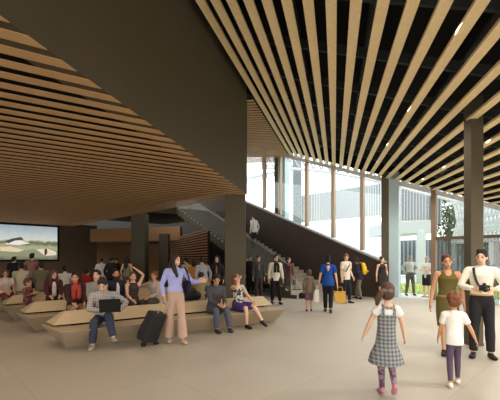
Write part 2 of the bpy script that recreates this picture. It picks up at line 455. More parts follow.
# ------------------------------------------------------------------ glazed facade
def fline(px):
    Q0 = facade(0); r = (px-250)/F; dv = V((.69,-.724,0))
    return (r*Q0.y - Q0.x)/(dv.x - r*dv.y)
def t_of(P): return P.x - .2361*P.y
def head(P): return cz(t_of(P), P.y)
def sill(P):
    if P.x < facade(fline(384)).x:
        u = (P - P0).dot(SD); return max(0.0, zA + slope*(u-sA) - .05)
    return 0.0
cols_px = [240, 264.5, 281, 307, 333.5, 362.5, 390, 434, 474, 505, 540, 580]
nwin = 0
for i, (pa, pb) in enumerate(zip(cols_px, cols_px[1:])):
    a, b_ = facade(fline(pa)), facade(fline(pb)); nwin += 1
    bm = bmesh.new()
    dirv = (b_-a).normalized(); nrm = V((-dirv.y, dirv.x, 0))
    ha, hb = head(a)+.15, head(b_)+.15; sa, sb = sill(a), sill(b_)
    if pb <= 384 and pa < 390: pass
    post = .17 if pa not in (281, 390) else .06
    hw = V((dirv.x, dirv.y, 0))*(post/2); dp = nrm*.09
    hull_box(bm, [a-hw-dp+V((0,0,sa)), a+hw-dp+V((0,0,sa)), a+hw+dp+V((0,0,sa)), a-hw+dp+V((0,0,sa)),
                  a-hw-dp+V((0,0,ha)), a+hw-dp+V((0,0,ha)), a+hw+dp+V((0,0,ha)), a-hw+dp+V((0,0,ha))])
    fr_ = struct('window_%d' % nwin, bm, BRONZE if pa < 400 else mat('brown_bronze', (128,103,84), .5, metal=.2), 'tall glazed bay number of the glass front', 'window')
    fr_['label'] = 'tall glazed bay of the sloping glass front'
    bm = bmesh.new()
    beam(bm, a+V((0,0,ha-.22)), b_+V((0,0,hb-.22)), .12, .16); struct('head_frame', bm, WHITE, '', '', fr_)
    bm = bmesh.new()
    th = nrm*.012
    hull_box(bm, [a-th+V((0,0,sa)), b_-th+V((0,0,sb)), b_+th+V((0,0,sb)), a+th+V((0,0,sa)),
                  a-th+V((0,0,ha-.2)), b_-th+V((0,0,hb-.2)), b_+th+V((0,0,hb-.2)), a+th+V((0,0,ha-.2))])
    struct('pane', bm, GLASS, '', '', fr_)
    if pa in (434, 474):
        bm = bmesh.new(); t2 = nrm*.05; a1 = a + dirv*.16; b1 = b_ - dirv*.16
        hull_box(bm, [a1-t2, b1-t2, b1-t2*.6, a1-t2*.6] + [q_+V((0,0,2.36)) for q_ in (a1-t2, b1-t2, b1-t2*.6, a1-t2*.6)])
        dr = struct('door_pane', bm, GLASS_D, '', '', fr_); dr['label'] = 'grey tinted glass door leaf'
    if pa in (434,474,505):
        bm = bmesh.new(); beam(bm, a+V((0,0,2.42)), b_+V((0,0,2.42)), .14, .11); struct('transom', bm, mat('dark_bronze', (84,66,52), .5), '', '', fr_)

# ------------------------------------------------------------------ low area walls
bm = bmesh.new()
w0 = V((-13.7, 19.4, 0)); wd = V((U2[0], U2[1], 0))
w1 = at(97, 0); r = (97-250)/F
sw_ = (r*w0.y - w0.x)/(wd.x - r*wd.y); wR = w0 + wd*sw_; wL = w0 - wd*14
nb = V((VV[0], VV[1], 0))*.3
hull_box(bm, [wL, wR, wR+nb, wL+nb] + [p+V((0,0,HL+.12)) for p in (wL, wR, wR+nb, wL+nb)])
struct('wall_screen', bm, mat('screen_wall', (84,73,60), .8, noise=.05, scale=2), 'dark wall carrying the big picture screen', 'wall')
bm = bmesh.new()
pa, pb = at(60, 30), at(215, 26)
hull_box(bm, [pa, pb, pb+V((0,.3,0)), pa+V((0,.3,0))] + [p+V((0,0,2.75)) for p in (pa, pb, pb+V((0,.3,0)), pa+V((0,.3,0)))])
struct('wall_back', bm, BROWNWALL, 'brown panelled wall behind the crowd', 'wall')
bm = bmesh.new()
pa, pb = at(90, 21.5), at(180, 19.6)
hull_box(bm, [p+V((0,0,2.62)) for p in (pa, pb, pb+V((0,.6,0)), pa+V((0,.6,0)))] + [p+V((0,0,3.38)) for p in (pa, pb, pb+V((0,.6,0)), pa+V((0,.6,0)))])
struct('trim_2', bm, mat('fascia_oak', (150,112,72), .6, noise=.12, scale=3, stretch=(1,1,6)), 'oak fascia band along the upper floor edge behind the crowd', 'fascia')
bm = bmesh.new()
pts = [at(90,21.9), at(180,20.0), at(215,27), at(60,31)]
prism(bm, [(p.x,p.y) for p in pts], 2.7, 2.95)
struct('ceiling_back', bm, DARK, 'dark underside of the upper floor behind the oak fascia', 'ceiling')
# distant enclosing walls
bm = bmesh.new()
pa, pb = at(30, 34), at(238, 27.5)
hull_box(bm, [pa, pb, pb+V((0,.3,0)), pa+V((0,.3,0))] + [p+V((0,0,9)) for p in (pa, pb, pb+V((0,.3,0)), pa+V((0,.3,0)))])
struct('wall_far', bm, mat('far_wall', (52,48,44), .8), 'dark far wall of the upper floor', 'wall')
bm = bmesh.new()
pa, pb = V((-31.5,-11,0)), V((-31.5,34,0))
hull_box(bm, [pa, pb, pb+V((-.3,0,0)), pa+V((-.3,0,0))] + [p+V((0,0,4)) for p in (pa, pb, pb+V((-.3,0,0)), pa+V((-.3,0,0)))])
struct('wall_left', bm, DARK, 'dark side wall beyond the benches', 'wall')
bm = bmesh.new()
# slatted timber wall under the stairs
sa, sb = at(207, 14.0), at(160, 26.5)
for k in range(24):
    z = .2 + k*.112
    beam(bm, sa+V((0,0,z)), sb+V((0,0,z)), .03, .05)
sl = struct('wall_slats', bm, mat('slat_wall_oak', (160,112,68), .55, noise=.12, scale=3), 'slatted oak wall under the stairs', 'wall')
bm = bmesh.new()
ob = V((.08,.03,0))
hull_box(bm, [sa+ob, sb+ob, sb+ob*1.4, sa+ob*1.4] + [p+V((0,0,2.72)) for p in (sa+ob, sb+ob, sb+ob*1.4, sa+ob*1.4)])
struct('backing', bm, BLACK, '', '', sl)
# glowing discs put in for the bright distant windows of the upper floor
glowm = emit_mat('window_stand_in', (255,244,220), 6)
for i, (px, py) in enumerate([(157,213.5),(163,215),(172,212.5),(178,215)]):
    d = 24; p = at(px, d, EYE+(258-py)/F*d)
    bm = bmesh.new(); tube(bm, [p, p+V((0,0,.12))], [.1,.1], n=10)
    t_ = tag(obj('window_glow', bm, glowm), 'small round glow standing in for a distant window above the oak fascia', 'window glow', 'stand-in glows for the upper floor windows')
    bm = bmesh.new(); tube(bm, [p+V((0,0,.2)), p+V((0,0,1.2))], [.012,.012], n=6); obj('stem', bm, BLACK, t_)

# big picture screen on the dark wall
def wall_pt(px, py, off=.0):
    r = (px-250)/F; s = (r*w0.y - w0.x)/(wd.x - r*wd.y); P = w0 + wd*s
    return s, EYE + (258-py)/F*P.y
s1, z1 = wall_pt(57, 227.4); s1b, z0 = wall_pt(57, 259.5)
sL = s1 - 6.0
scr = thing('picture_screen', 'large wall screen showing a river landscape with a dark roofed building', 'screen', w0 + wd*s1 - V((VV[0],VV[1],0))*.0)
def screen_mat():
    m = bpy.data.materials.new('screen_picture'); m.use_nodes = True
    nt = m.node_tree; n = nt.nodes; L = nt.links; b = n['Principled BSDF']
    tc = n.new('ShaderNodeTexCoord'); sp = n.new('ShaderNodeSeparateXYZ'); L.new(tc.outputs['UV'], sp.inputs[0])
    nz = n.new('ShaderNodeTexNoise'); nz.inputs['Scale'].default_value = 9; nz.inputs['Detail'].default_value = 5
    mp = n.new('ShaderNodeMapping'); mp.inputs['Scale'].default_value = (2.2,.6,1); L.new(tc.outputs['UV'], mp.inputs[0]); L.new(mp.outputs[0], nz.inputs['Vector'])
    ad = n.new('ShaderNodeMath'); ad.operation = 'MULTIPLY_ADD'; ad.inputs[1].default_value = .22
    L.new(nz.outputs['Fac'], ad.inputs[0])
    sb_ = n.new('ShaderNodeMath'); sb_.operation = 'SUBTRACT'; sb_.inputs[1].default_value = .11; L.new(sp.outputs['Y'], sb_.inputs[0]); L.new(sb_.outputs[0], ad.inputs[2])
    rp = n.new('ShaderNodeValToRGB'); cr = rp.color_ramp
    stops = [(0,(92,98,84)),(.12,(140,140,108)),(.25,(128,142,108)),(.34,(170,170,140)),(.42,(150,152,112)),(.46,(96,104,70)),(.53,(120,124,98)),(.58,(206,206,192)),(.75,(184,192,192)),(1,(146,162,170))]
    cr.elements[0].position = 0; cr.elements[0].color = lin(stops[0][1])+(1,)
    cr.elements[1].position = 1; cr.elements[1].color = lin(stops[-1][1])+(1,)
    for p_, c_ in stops[1:-1]:
        e_ = cr.elements.new(p_); e_.color = lin(c_)+(1,)
    L.new(ad.outputs[0], rp.inputs[0])
    L.new(rp.outputs[0], b.inputs['Emission Color']); b.inputs['Emission Strength'].default_value = SCREEN_E
    b.inputs['Base Color'].default_value = (.02,.02,.02,1); b.inputs['Roughness'].default_value = .3
    return m
SCREEN_E = .8
nrmw = -V((VV[0],VV[1],0))
def sp_(s, z, o): return wd*(s-s1) + nrmw*o + V((0,0,z))
bm = bmesh.new()
hull_box(bm, [sp_(sL-.1,z0-.1,.003), sp_(s1+.1,z0-.1,.003), sp_(s1+.1,z0-.1,.06), sp_(sL-.1,z0-.1,.06), sp_(sL-.1,z1+.1,.003), sp_(s1+.1,z1+.1,.003), sp_(s1+.1,z1+.1,.06), sp_(sL-.1,z1+.1,.06)])
obj('casing', bm, BLACK, scr)
bm = bmesh.new(); uvl = bm.loops.layers.uv.new('UVMap')
vs = [bm.verts.new(sp_(s_, z_, .065)) for s_, z_ in ((sL,z0),(s1,z0),(s1,z1),(sL,z1))]
fc = bm.faces.new(vs)
for lp, uv in zip(fc.loops, ((0,0),(1,0),(1,1),(0,1))): lp[uvl].uv = uv
me_ = bpy.data.meshes.new('display'); bm.to_mesh(me_); bm.free(); me_.materials.append(screen_mat())
o_ = bpy.data.objects.new('display', me_); C.objects.link(o_); o_.parent = scr
def pic(name, poly, c, e=1.0, o=.068):
    bm = bmesh.new()
    vs = []
    for px, py in poly:
        s_, z_ = wall_pt(px, py); vs.append(bm.verts.new(sp_(s_, z_, o)))
    f_ = bm.faces.new(vs); m_ = emit_mat(name+'_image', c, e*SCREEN_E)
    obj(name, bm, m_, scr)
pic('pictured_roof', [(5,241),(12,238.5),(21,237),(23.5,240),(15,240.5),(8,243.5)], (62,66,70))
pic('pictured_hall', [(4,244),(13,240.5),(20,240.4),(30,243.5),(18,245)], (212,206,200), o=.066)
pic('pictured_bank', [(0,247),(10,246.5),(24,250),(18,252),(0,251)], (196,180,150), o=.067)
pic('pictured_jetty', [(36,249.5),(47,248.5),(56,252),(56,255),(45,256)], (200,190,168), o=.067)
pic('pictured_figure', [(44.3,249),(46.5,248.6),(47,253),(45,256),(44,254)], (50,46,46), o=.07)

# ------------------------------------------------------------------ outside
def out(px, d, z=0): return at(px, d, z)
gs = thing('grandstand', 'pale grey finned building across the lawn seen through the glass', 'building', at(340, 42))
gs_l = V(at(340, 42))
bm = bmesh.new()
def q4(bm, px0, px1, d0, d1, z0_, z1_, th=.4):
    a, b_ = out(px0, d0) - gs_l, out(px1, d1) - gs_l; t_ = V((0, th, 0))
    hull_box(bm, [p+V((0,0,z0_)) for p in (a, b_, b_+t_, a+t_)] + [p+V((0,0,z1_)) for p in (a, b_, b_+t_, a+t_)])
q4(bm, 300, 386, 46, 38, 6.2, 9.6); obj('wall', bm, mat('stand_screen', (158,162,162), .6), gs)
bm = bmesh.new()
for i in range(34):
    px = 301 + i*2.55; d = 46 - (px-300)/86*8 - .1
    q4(bm, px, px+.5, d, d, 6.0, 9.8, -.25)
obj('fin', bm, WHITE, gs)
bm = bmesh.new()
for k in range(9):
    q4(bm, 262, 392, 36+k*.8, 30+k*.8, 1.0+k*.5, 1.42+k*.5, .75)
obj('seating_tier', bm, mat('white_seats', (240,240,238), .6), gs)
bm = bmesh.new()
q4(bm, 393, 440, 30, 27, 4.2, 9.0); obj('upper_wall', bm, GREYCLAD, gs)
bm = bmesh.new()
for i in range(16):
    px = 394+i*3; q4(bm, px, px+.5, 29.8-i*.18, 29.8-i*.18, 4.2, 9.0, -.3)
obj('upper_fin', bm, PALE, gs)
bm = bmesh.new(); q4(bm, 392, 436, 25, 24, 3.35, 4.2, 5); obj('canopy', bm, WHITE, gs)
bm = bmesh.new()
for px in (421,): a = out(px, 24.5)-gs_l; tube(bm, [a, a+V((0,0,3.4))], [.3,.3], n=14)
obj('round_column', bm, WHITE, gs, smooth=True)
bm = bmesh.new(); q4(bm, 393, 520, 36, 30, 0, 3.4); obj('lower_wall', bm, GREYCLAD, gs)
bm = bmesh.new()
for i in range(30):
    px = 395+i*4; q4(bm, px, px+.6, 35.5-i*.2, 35.5-i*.2, 0, 3.4, -.2)
obj('lower_fin', bm, PALE, gs)
# curved roof truss
tr = thing('roof_truss', 'white curved tube truss sweeping over the stand outside the upper glass', 'truss', at(330, 26))
tl = V(at(330, 26))
def arc(p, q, sag, n=14):
    return [V(p)*(1-i/n) + V(q)*(i/n) + V((0,0,sag*math.sin(PI*i/n))) for i in range(n+1)]
for nm, dz, r_ in (('top_chord',0,.14),('lower_chord',-1.1,.12)):
    bm = bmesh.new()
    tube(bm, [p-tl for p in arc(at(262,33,11.0+dz), at(470,19.5,5.6+dz), .6)], [r_]*15, n=8); obj(nm, bm, WHITE, tr, smooth=True)
bm = bmesh.new()
A1 = arc(at(262,33,11.0), at(470,19.5,5.6), .6, 22); B1 = arc(at(262,33,9.9), at(470,19.5,4.5), .6, 22)
for i in range(22): beam(bm, A1[i]-tl, B1[i+1]-tl, .1, .1); beam(bm, B1[i]-tl, A1[i]-tl, .08, .08)
obj('web', bm, PALE, tr)
# high pale roof seen through the upper left panes
rf = thing('stadium_roof', 'grey ribbed stadium roof above the upper left panes', 'roof', at(262, 36, 0))
rl = V(at(262, 36, 0))
bm = bmesh.new()
hull_box(bm, [at(215,40,9.3)-rl, at(300,40,11.8)-rl, at(300,56,15.5)-rl, at(215,56,13.5)-rl, at(215,40,9.5)-rl, at(300,40,12.0)-rl, at(300,56,15.7)-rl, at(215,56,13.7)-rl])
obj('roof_sheet', bm, mat('roof_grey', (150,160,164), .6), rf)
for i in range(5):
    bm = bmesh.new(); d = 40+i*3.6; f_ = i*3.6/16
    beam(bm, at(215,d,9.2+4.2*f_)-rl, at(300,d,11.7+3.7*f_)-rl, .35, .3); obj('rib', bm, WHITE, rf)
for px in (297,):
    bm = bmesh.new(); beam(bm, at(px, 34)-rl, at(px, 34, 11.4)-rl, .75, .6); obj('prop', bm, GREYCLAD, rf)
# white lattice
lt = thing('lattice_truss', 'white diagonal lattice truss outside behind the column', 'truss', at(478, 17))
ll = V(at(478, 17)); bm = bmesh.new()
La, Lb = at(452, 19.5), at(545, 14)
zl, zh = 2.45, 4.6
for i in range(22):
    f0 = i/22; 
    for df in (.16, -.1):
        f1 = f0+df
        if 0 <= f1 <= 1: beam(bm, La.lerp(Lb,f0)+V((0,0,zl))-ll, La.lerp(Lb,f1)+V((0,0,zh))-ll, .10, .08)
obj('diagonal', bm, WHITE, lt)
bm = bmesh.new()
for z in (zl, zh, (zl*2+zh)/3): beam(bm, La+V((0,0,z))-ll, Lb+V((0,0,z))-ll, .12, .12)
obj('chord', bm, WHITE, lt)
for f in (.02, .5, .98):
    bm = bmesh.new(); beam(bm, La.lerp(Lb,f)-ll+V((0,0,-.16)), La.lerp(Lb,f)+V((0,0,zl))-ll, .14, .14); obj('support_post', bm, PALE, lt)
# trees
def tree(px, d, h, cr, label):
    t = thing('tree', label, 'tree', at(px, d, -.16))
    bm = bmesh.new()
    tube(bm, [(0,0,0),(.05,.03,h*.4),(.02,-.04,h*.75)], [.16,.12,.06], n=8)
    for i in range(5):
        a = i*1.3; tube(bm, [(.03,0,h*.45+i*.1),(math.cos(a)*cr*.6, math.sin(a)*cr*.6, h*.75)], [.05,.02], n=6)
    obj('trunk', bm, mat('bark', (90,78,66), .9), t, smooth=True)
    bm = bmesh.new()
    for i in range(2200):
        u = V((random.gauss(0,1), random.gauss(0,1), random.gauss(0,1))).normalized()*random.random()**.4
        lump = 1 + .25*math.sin(u.x*9)*math.cos(u.z*8)
        c = V((u.x*cr*lump, u.y*cr*lump, h*.72 + u.z*h*.33*lump))
        a = V((random.uniform(-1,1), random.uniform(-1,1), random.uniform(-1,1))).normalized()*.13
        b_ = a.orthogonal().normalized()*.06
        bm.faces.new([bm.verts.new(c-a), bm.verts.new(c+b_), bm.verts.new(c+a), bm.verts.new(c-b_)])
    obj('foliage', bm, mat('leaf_green', (84,96,66), .8, noise=.2, scale=3), t)
tree(449, 28, 7.0, 1.3, 'grey-green tree outside between the canopy and the lattice truss')
tree(470, 24.4, 5.2, 1.45, 'dark green tree outside behind the near end of the white lattice truss')
tree(497, 21.2, 4.9, 1.45, 'dark green tree outside behind the far end of the white lattice truss')

# ------------------------------------------------------------------ benches
BL, BDEP, SEAT = 5.06, 1.25, .38
BORG = V((-3.22, 6.14, 0)); BSTEP = V((VV[0], VV[1], 0))*2.1
BANG = math.atan2(BD[1], BD[0])
def make_bench():
    t = thing('bench', '', 'bench')
    bm = bmesh.new()
    i_ = .3
    top = [(0,0,SEAT),(BL,0,SEAT),(BL-.12,BDEP,SEAT),(-.22,BDEP-.18,SEAT)]
    bot = [(.13,.42,0),(BL-.1,.38,0),(BL-.3,BDEP-.3,0),(.12,BDEP-.35,0)]
    hull_box(bm, bot+top)
    obj('base', bm, BENCHB, t, bevel=.012)
    bm = bmesh.new()
    hull_box(bm, [(.2,.62,SEAT-.005),(BL-.25,.62,SEAT-.005),(BL-.35,BDEP-.12,SEAT-.005),(.1,BDEP-.2,SEAT-.005),
                  (.2,.62,SEAT+.035),(BL-.25,.62,SEAT+.035),(BL-.35,BDEP-.12,SEAT+.035),(.1,BDEP-.2,SEAT+.035)])
    obj('shade_gap', bm, BLACK, t)  # black strip: shade under the backrest overhang put into the colour
    bm = bmesh.new()
    hull_box(bm, [(-.06,.56,SEAT+.035),(BL-.02,.56,SEAT+.035),(BL-.1,BDEP-.04,SEAT+.035),(-.14,BDEP-.16,SEAT+.035),
                  (.16,.78,SEAT+.25),(BL-.16,.78,SEAT+.25),(BL-.2,BDEP-.32,SEAT+.25),(.14,BDEP-.36,SEAT+.25)])
    obj('backrest', bm, BENCH, t, bevel=.012)
    return t
def dup(root):
    r = root.copy(); C.objects.link(r)
    for ch in root.children:
        c = ch.copy(); C.objects.link(c); c.parent = r
        for g_ in ch.children:
            e_ = g_.copy(); C.objects.link(e_); e_.parent = c
    return r
bl = ['long pale timber bench with a ridge back, the one under the man with the laptop',
      'long pale timber bench second from the front, under the man in the red scarf',
      'long pale timber bench third from the front, under the woman in the maroon cardigan',
      'pale timber bench in the fourth row, under the people seen from behind',
      'pale timber bench in the fifth row, nearest the screen wall']
b0 = make_bench()
for i in range(5):
    b_ = b0 if i == 0 else dup(b0)
    b_.location = BORG + BSTEP*i; b_.rotation_euler = (0,0,BANG)
    tag(b_, bl[i], 'bench', 'timber benches of the waiting area')
def on_bench(i, px, w):
    o = BORG + BSTEP*i + V((BW[0],BW[1],0))*w; r = (px-250)/F
    s = (r*o.y - o.x)/(BD[0]-r*BD[1]); return o + V((BD[0],BD[1],0))*s

# ------------------------------------------------------------------ people
SKINS = {'light': (226,180,148), 'tan': (205,152,116), 'brown': (142,96,68), 'pale': (236,196,168)}
HAIRC = {'black': (26,22,20), 'dark': (44,32,25), 'brown': (84,56,38), 'auburn': (120,70,40), 'grey': (150,146,140), 'chestnut': (98,62,44)}
def rx(a): return Matrix.Rotation(math.radians(a), 3, 'X')
def ry(a): return Matrix.Rotation(math.radians(a), 3, 'Y')
def rzm(a): return Matrix.Rotation(math.radians(a), 3, 'Z')
def ik(a, b, l1, l2, pole):
    a, b = V(a), V(b); dv = b-a; L_ = dv.length
    mx = (l1+l2)*.995
    if L_ > mx: b = a + dv*(mx/L_); dv = b-a; L_ = mx
    mn = abs(l1-l2)*1.05+.02
    if L_ < mn: L_ = mn; dv = dv.normalized()*mn; b = a+dv
    u = dv.normalized(); x = (l1*l1-l2*l2+L_*L_)/(2*L_); h = math.sqrt(max(0, l1*l1-x*x))
    p = V(pole); p = p - u*p.dot(u)
    if p.length < 1e-4: p = V((0,1,0)) - u*u.y
    p.normalize()
    return a + u*x + p*h, b
def lerp(a, b, f): return a*(1-f)+b*f
def cloth(c, pattern=None, c2=None, scale=20, rough=.85):
    nm = 'cloth_%d_%d_%d' % c + (('_'+pattern) if pattern else '')
    return mat(nm, c, rough, noise=0 if pattern else .08, scale=scale, pattern=pattern, c2=c2, spec=.15)
def person(label, loc, yaw=180, h=1.75, fem=False, kid=False, skin='light', hair=('short','dark'), top=None, bottom=None, shoes=(40,34,30),
           lean=0, side=0, twist=0, head=(0,0,0), hands=None, feet=None, hip=None, elbows=None, knees=None, toes=(0,0), extra=None, far=False, beard=False, sit=False):
    k = h/1.75
    root = thing('person', label, 'person', loc, math.radians(yaw))
    S_ = k
    hs = 1.0
    if kid: hs = 1.0/k*(.80 + .2*k) * 1.0
    hipz = (hip if hip is not None else .925*k)
    H = V((0,0,hipz))
    R = rzm(twist) @ rx(-lean) @ ry(side)
    sw = (.165 if fem else .188)*k; 
    if kid: sw = .16*k
    def sp(x, y, z):   # a point of the trunk, z above the hip joint (adult metres)
        z *= k
        if z <= .06*k: return H + V((x*k, y*k, z))
        return H + V((0,0,.06*k)) + R @ V((x*k, y*k, z-.06*k))
    side_ax = R @ V((1,0,0))
    NB = sp(0, -.01, .535)
    Rh = rzm(twist) @ rx(-lean*.35) @ rzm(head[0]) @ rx(-head[1]) @ ry(head[2])
    HO = NB + (R @ V((0,.015,.045))*k) + Rh @ V((0,.012,.125))*k*hs
    hk = k*hs
    def hp(x, y, z): return HO + Rh @ V((x*hk, y*hk, z*hk))
    SH = {s: sp(0,0,.49) + side_ax*(s*sw) for s in (-1,1)}
    UA, FA = .285*k, .255*k
    if hands is None: hands = [None, None]
    if elbows is None: elbows = [None, None]
    arms = {}
    for i, s in enumerate((-1,1)):
        tgt = hands[i]
        tgt = V((s*(sw/k+.075)*k, .03*k, (.925-.02)*k + hipz - .925*k)) if tgt is None else V(tgt)
        pl = V(elbows[i]) if elbows[i] else V((s*.5, -1, -.25))
        e, w = ik(SH[s], tgt, UA, FA, pl); arms[s] = (SH[s], e, w)
    TH, SK = .425*k, .425*k
    hw = (.078 if fem else .078)*k
    if kid: hw = .062*k
    if feet is None: feet = [(-.10*k, 0, .08*k), (.10*k, 0, .08*k)]
    legs = {}
    if knees is None: knees = [None, None]
    for i, s in enumerate((-1,1)):
        a = H + V((s*hw, 0, 0)); pl = V(knees[i]) if knees[i] else V((s*.12, 1, .1))
        kn, an = ik(a, V(feet[i]), TH, SK, pl); legs[s] = (a, kn, an)
    # --- shape lists
    wst = .118 if fem else .135; hpw = .168 if fem else .160; ch = .145 if fem else .163
    if kid: wst, hpw, ch = .128, .142, .142
    torso = [(-.07,.115,.09,0),(0,hpw,.11,-.01),(.10,hpw*.93,.105,-.005),(.21,wst,.092,.0),(.33,(ch+wst)/2*1.04,.10,.005),(.41,ch,.108 if not fem else .118,.01 if not fem else .02),(.475,ch*.93,.09,0),(.525,.085,.068,-.008)]
    def torso_pts(z0, z1, inf=0, wid=1.0):
        zs = [t for t in torso if z0-1e-6 <= t[0] <= z1+1e-6]
        return [sp(0, t[3], t[0]) for t in zs], [((t[1]*wid+inf)*k, (t[2]+inf)*k) for t in zs]
    def add_torso(bm, z0, z1, inf=0, wid=1.0):
        p, r = torso_pts(z0, z1, inf, wid); tube(bm, p, r, side=side_ax, n=18)
    fat = .94 if fem else 1.0
    def add_arm(bm, s, frac, inf, flat=False):
        a, e, w = arms[s]
        P = [a + R@V((-s*.035*k,0,.0)), a, a.lerp(e,.45), e, e.lerp(w,.3), e.lerp(w,.75), w]
        r = [.052,.054*fat,.046*fat,.039*fat,.041*fat,.031*fat,.026*fat]
        ts = [0,.06,.25,.5,.65,.88,1.0]
        pp, rr = [], []
        for i in range(len(P)):
            if ts[i] <= frac+1e-6: pp.append(P[i]); rr.append((r[i]+inf)*k)
            else:
                f = (frac-ts[i-1])/(ts[i]-ts[i-1]); pp.append(P[i-1].lerp(P[i], f)); rr.append((lerp(r[i-1], r[i], f)+inf)*k); break
        if len(pp) < 2: return
        tube(bm, pp, rr, n=12, f1=flat)
    def add_leg(bm, s, frac, inf, flare=0, frm=0, flat=False):
        a, kn, an = legs[s]
        P = [a + V((0,0,.03*k)), a.lerp(kn,.12), a.lerp(kn,.5), kn, kn.lerp(an,.28), kn.lerp(an,.7), an]
        r = [.085,.09,.077,.056,.057,.042,.036]
        if fem: r = [.088,.092,.077,.054,.054,.039,.033]
        if kid: r = [.08,.08,.068,.054,.052,.042,.036]
        ts = [0,.06,.25,.5,.64,.85,1.0]
        pp, rr = [], []
        for i in range(len(P)):
            fl = flare*max(0, ts[i]-.45)
            if ts[i] < frm-1e-6: continue
            if ts[i] <= frac+1e-6: pp.append(P[i]); rr.append((r[i]+inf+fl)*k)
            else:
                f = (frac-ts[i-1])/(ts[i]-ts[i-1]); pp.append(P[i-1].lerp(P[i], f)); rr.append((lerp(r[i-1], r[i], f)+inf+flare*max(0,frac-.45))*k); break
        tube(bm, pp, rr, n=12, f1=flat)
    def foot_dir(i, s):
        a, kn, an = legs[s]
        y = toes[i] if not isinstance(toes[i], (tuple,list)) else toes[i][0]
        pit = 0 if not isinstance(toes[i], (tuple,list)) else toes[i][1]
        return rzm(-s*6 + y) @ rx(pit) @ V((0,1,0)), rzm(-s*6+y) @ rx(pit) @ V((0,0,1))
    def add_foot(bm, i, s, inf):
        an = legs[s][2]; f, u = foot_dir(i, s)
        sd = f.cross(u)
        dn = -u*(.045*k)
        tube(bm, [an - f*.035*k + dn, an + f*.05*k + dn*1.0, an + f*.125*k + dn*1.15, an + f*.17*k + dn*1.2],
             [((.034+inf)*k,(.036+inf)*k), ((.042+inf)*k,(.034+inf)*k), ((.045+inf)*k,(.025+inf)*k), ((.034+inf)*k,(.018+inf)*k)], side=sd, n=12)
        tube(bm, [an, an - f*.01*k + dn], [(.034+inf)*k,(.034+inf)*k], n=10)
    vox = .013 if far else .0095
    vox = max(.0085, vox*min(1, k*1.05))
    # --- body
    bm = bmesh.new()
    add_torso(bm, -.07, .525)
    for i, s in enumerate((-1,1)):
        tube(bm, [sp(0,0,.45)+side_ax*s*sw*.35, SH[s]], [.075*k,.056*k], n=12)
        tube(bm, [sp(0,-.005,.52)+side_ax*s*.03*k, sp(0,-.005,.495)+side_ax*s*sw*.8], [.045*k,.042*k], n=10)
        add_arm(bm, s, 1.0, 0); add_leg(bm, s, 1.0, 0); add_foot(bm, i, s, 0)
        # hand: palm and five fingers
        a, e, w = arms[s]; dh = (w-e).normalized()
        inw = R @ V((-s,0,0)); inw = inw - dh*inw.dot(dh)
        if inw.length < .2: inw = V((0,0,-1)) - dh*(-dh.z)
        inw.normalize(); fw = dh.cross(inw)
        if fw.dot(R@V((0,1,.3))) < 0: fw = -fw
        hk_ = k*(1.08 if not kid else 1.05)
        palm_c = w + dh*.05*hk_
        tube(bm, [w, w+dh*.04*hk_, w+dh*.085*hk_], [(.026*hk_,.02*hk_),(.038*hk_,.016*hk_),(.036*hk_,.013*hk_)], side=fw, n=10)
        fr = .0098 if not far else .0115
        for j, (o_, ln) in enumerate(((.031,.068),(.0105,.078),(-.0105,.072),(-.031,.055))):
            b0_ = w + dh*.075*hk_ + fw*o_*hk_
            d1 = (dh + inw*.22 + fw*o_*3.5).normalized(); d2 = (dh + inw*.75 + fw*o_*2).normalized()
            m1 = b0_ + d1*ln*.55*hk_; tube(bm, [b0_, m1, m1+d2*ln*.45*hk_], [fr*hk_*1.05, fr*hk_, fr*hk_*.85], n=8)
        t0_ = w + dh*.025*hk_ + fw*.022*hk_; d1 = (dh*.65 + fw*.75 + inw*.25).normalized(); d2 = (dh*.95 + fw*.3 + inw*.4).normalized()
        m1 = t0_ + d1*.042*hk_; tube(bm, [t0_, m1, m1+d2*.034*hk_], [.013*hk_,.0115*hk_,.0095*hk_], n=8)
    tube(bm, [sp(0,-.01,.50), NB+R@V((0,.01,.03))*k, hp(0,-.02,-.06)], [.062*k,.052*k*fat,.05*hk*fat], n=12)
    ell(bm, hp(0,-.01,.02), (.076*hk,.095*hk,.105*hk), Rh)
    ell(bm, hp(0,.022,-.052), (.058*hk*(.94 if fem or kid else 1.02),.066*hk,.062*hk), Rh)
    ell(bm, hp(0,.082,-.012), (.013*hk,.022*hk,.026*hk), Rh, n=8)
    ell(bm, hp(0,.072,-.066), (.022*hk,.014*hk,.012*hk), Rh, n=8)
    for s in (-1,1): ell(bm, hp(s*.077,-.008,-.005), (.010*hk,.02*hk,.031*hk), Rh, n=8)
    sk = mat('skin_'+skin, SKINS[skin], .55, noise=.04, scale=9, spec=.3)
    eye = mat('eye_dark', (52,40,34), .3); lip = mat('lips_'+skin, tuple(int(a*b) for a, b in zip(SKINS[skin], (.82,.62,.6))), .45)
    beardm = mat('stubble', (70,52,42), .8); white = mat('teeth', (240,236,228), .4)
    RhT = Rh.transposed()
    def paint(me, HO=HO.copy(), RhT=RhT.copy(), hk=hk):
        for p in me.polygons:
            q = (RhT @ (p.center - HO))/hk
            if q.y > .05 and abs(q.x) < .06 and -.11 < q.z < .06:
                if abs(abs(q.x)-.031) < .0135 and abs(q.z-.006) < .0085: p.material_index = 1
                elif abs(abs(q.x)-.032) < .017 and abs(q.z-.031+.12*abs(abs(q.x)-.030)) < .0055: p.material_index = 3
                elif abs(q.x) < .029 and abs(q.z+.069-9*q.x*q.x) < .0075: p.material_index = 2
                elif beard and q.z < -.05: p.material_index = 3
            elif beard and q.z < -.045 and q.z > -.13 and q.y > -.01 and abs(q.x) < .08: p.material_index = 3
    blob('body', bm, [sk, eye, lip, beardm], root, vox, 3, paint)
    # --- hair
    st, hc = hair
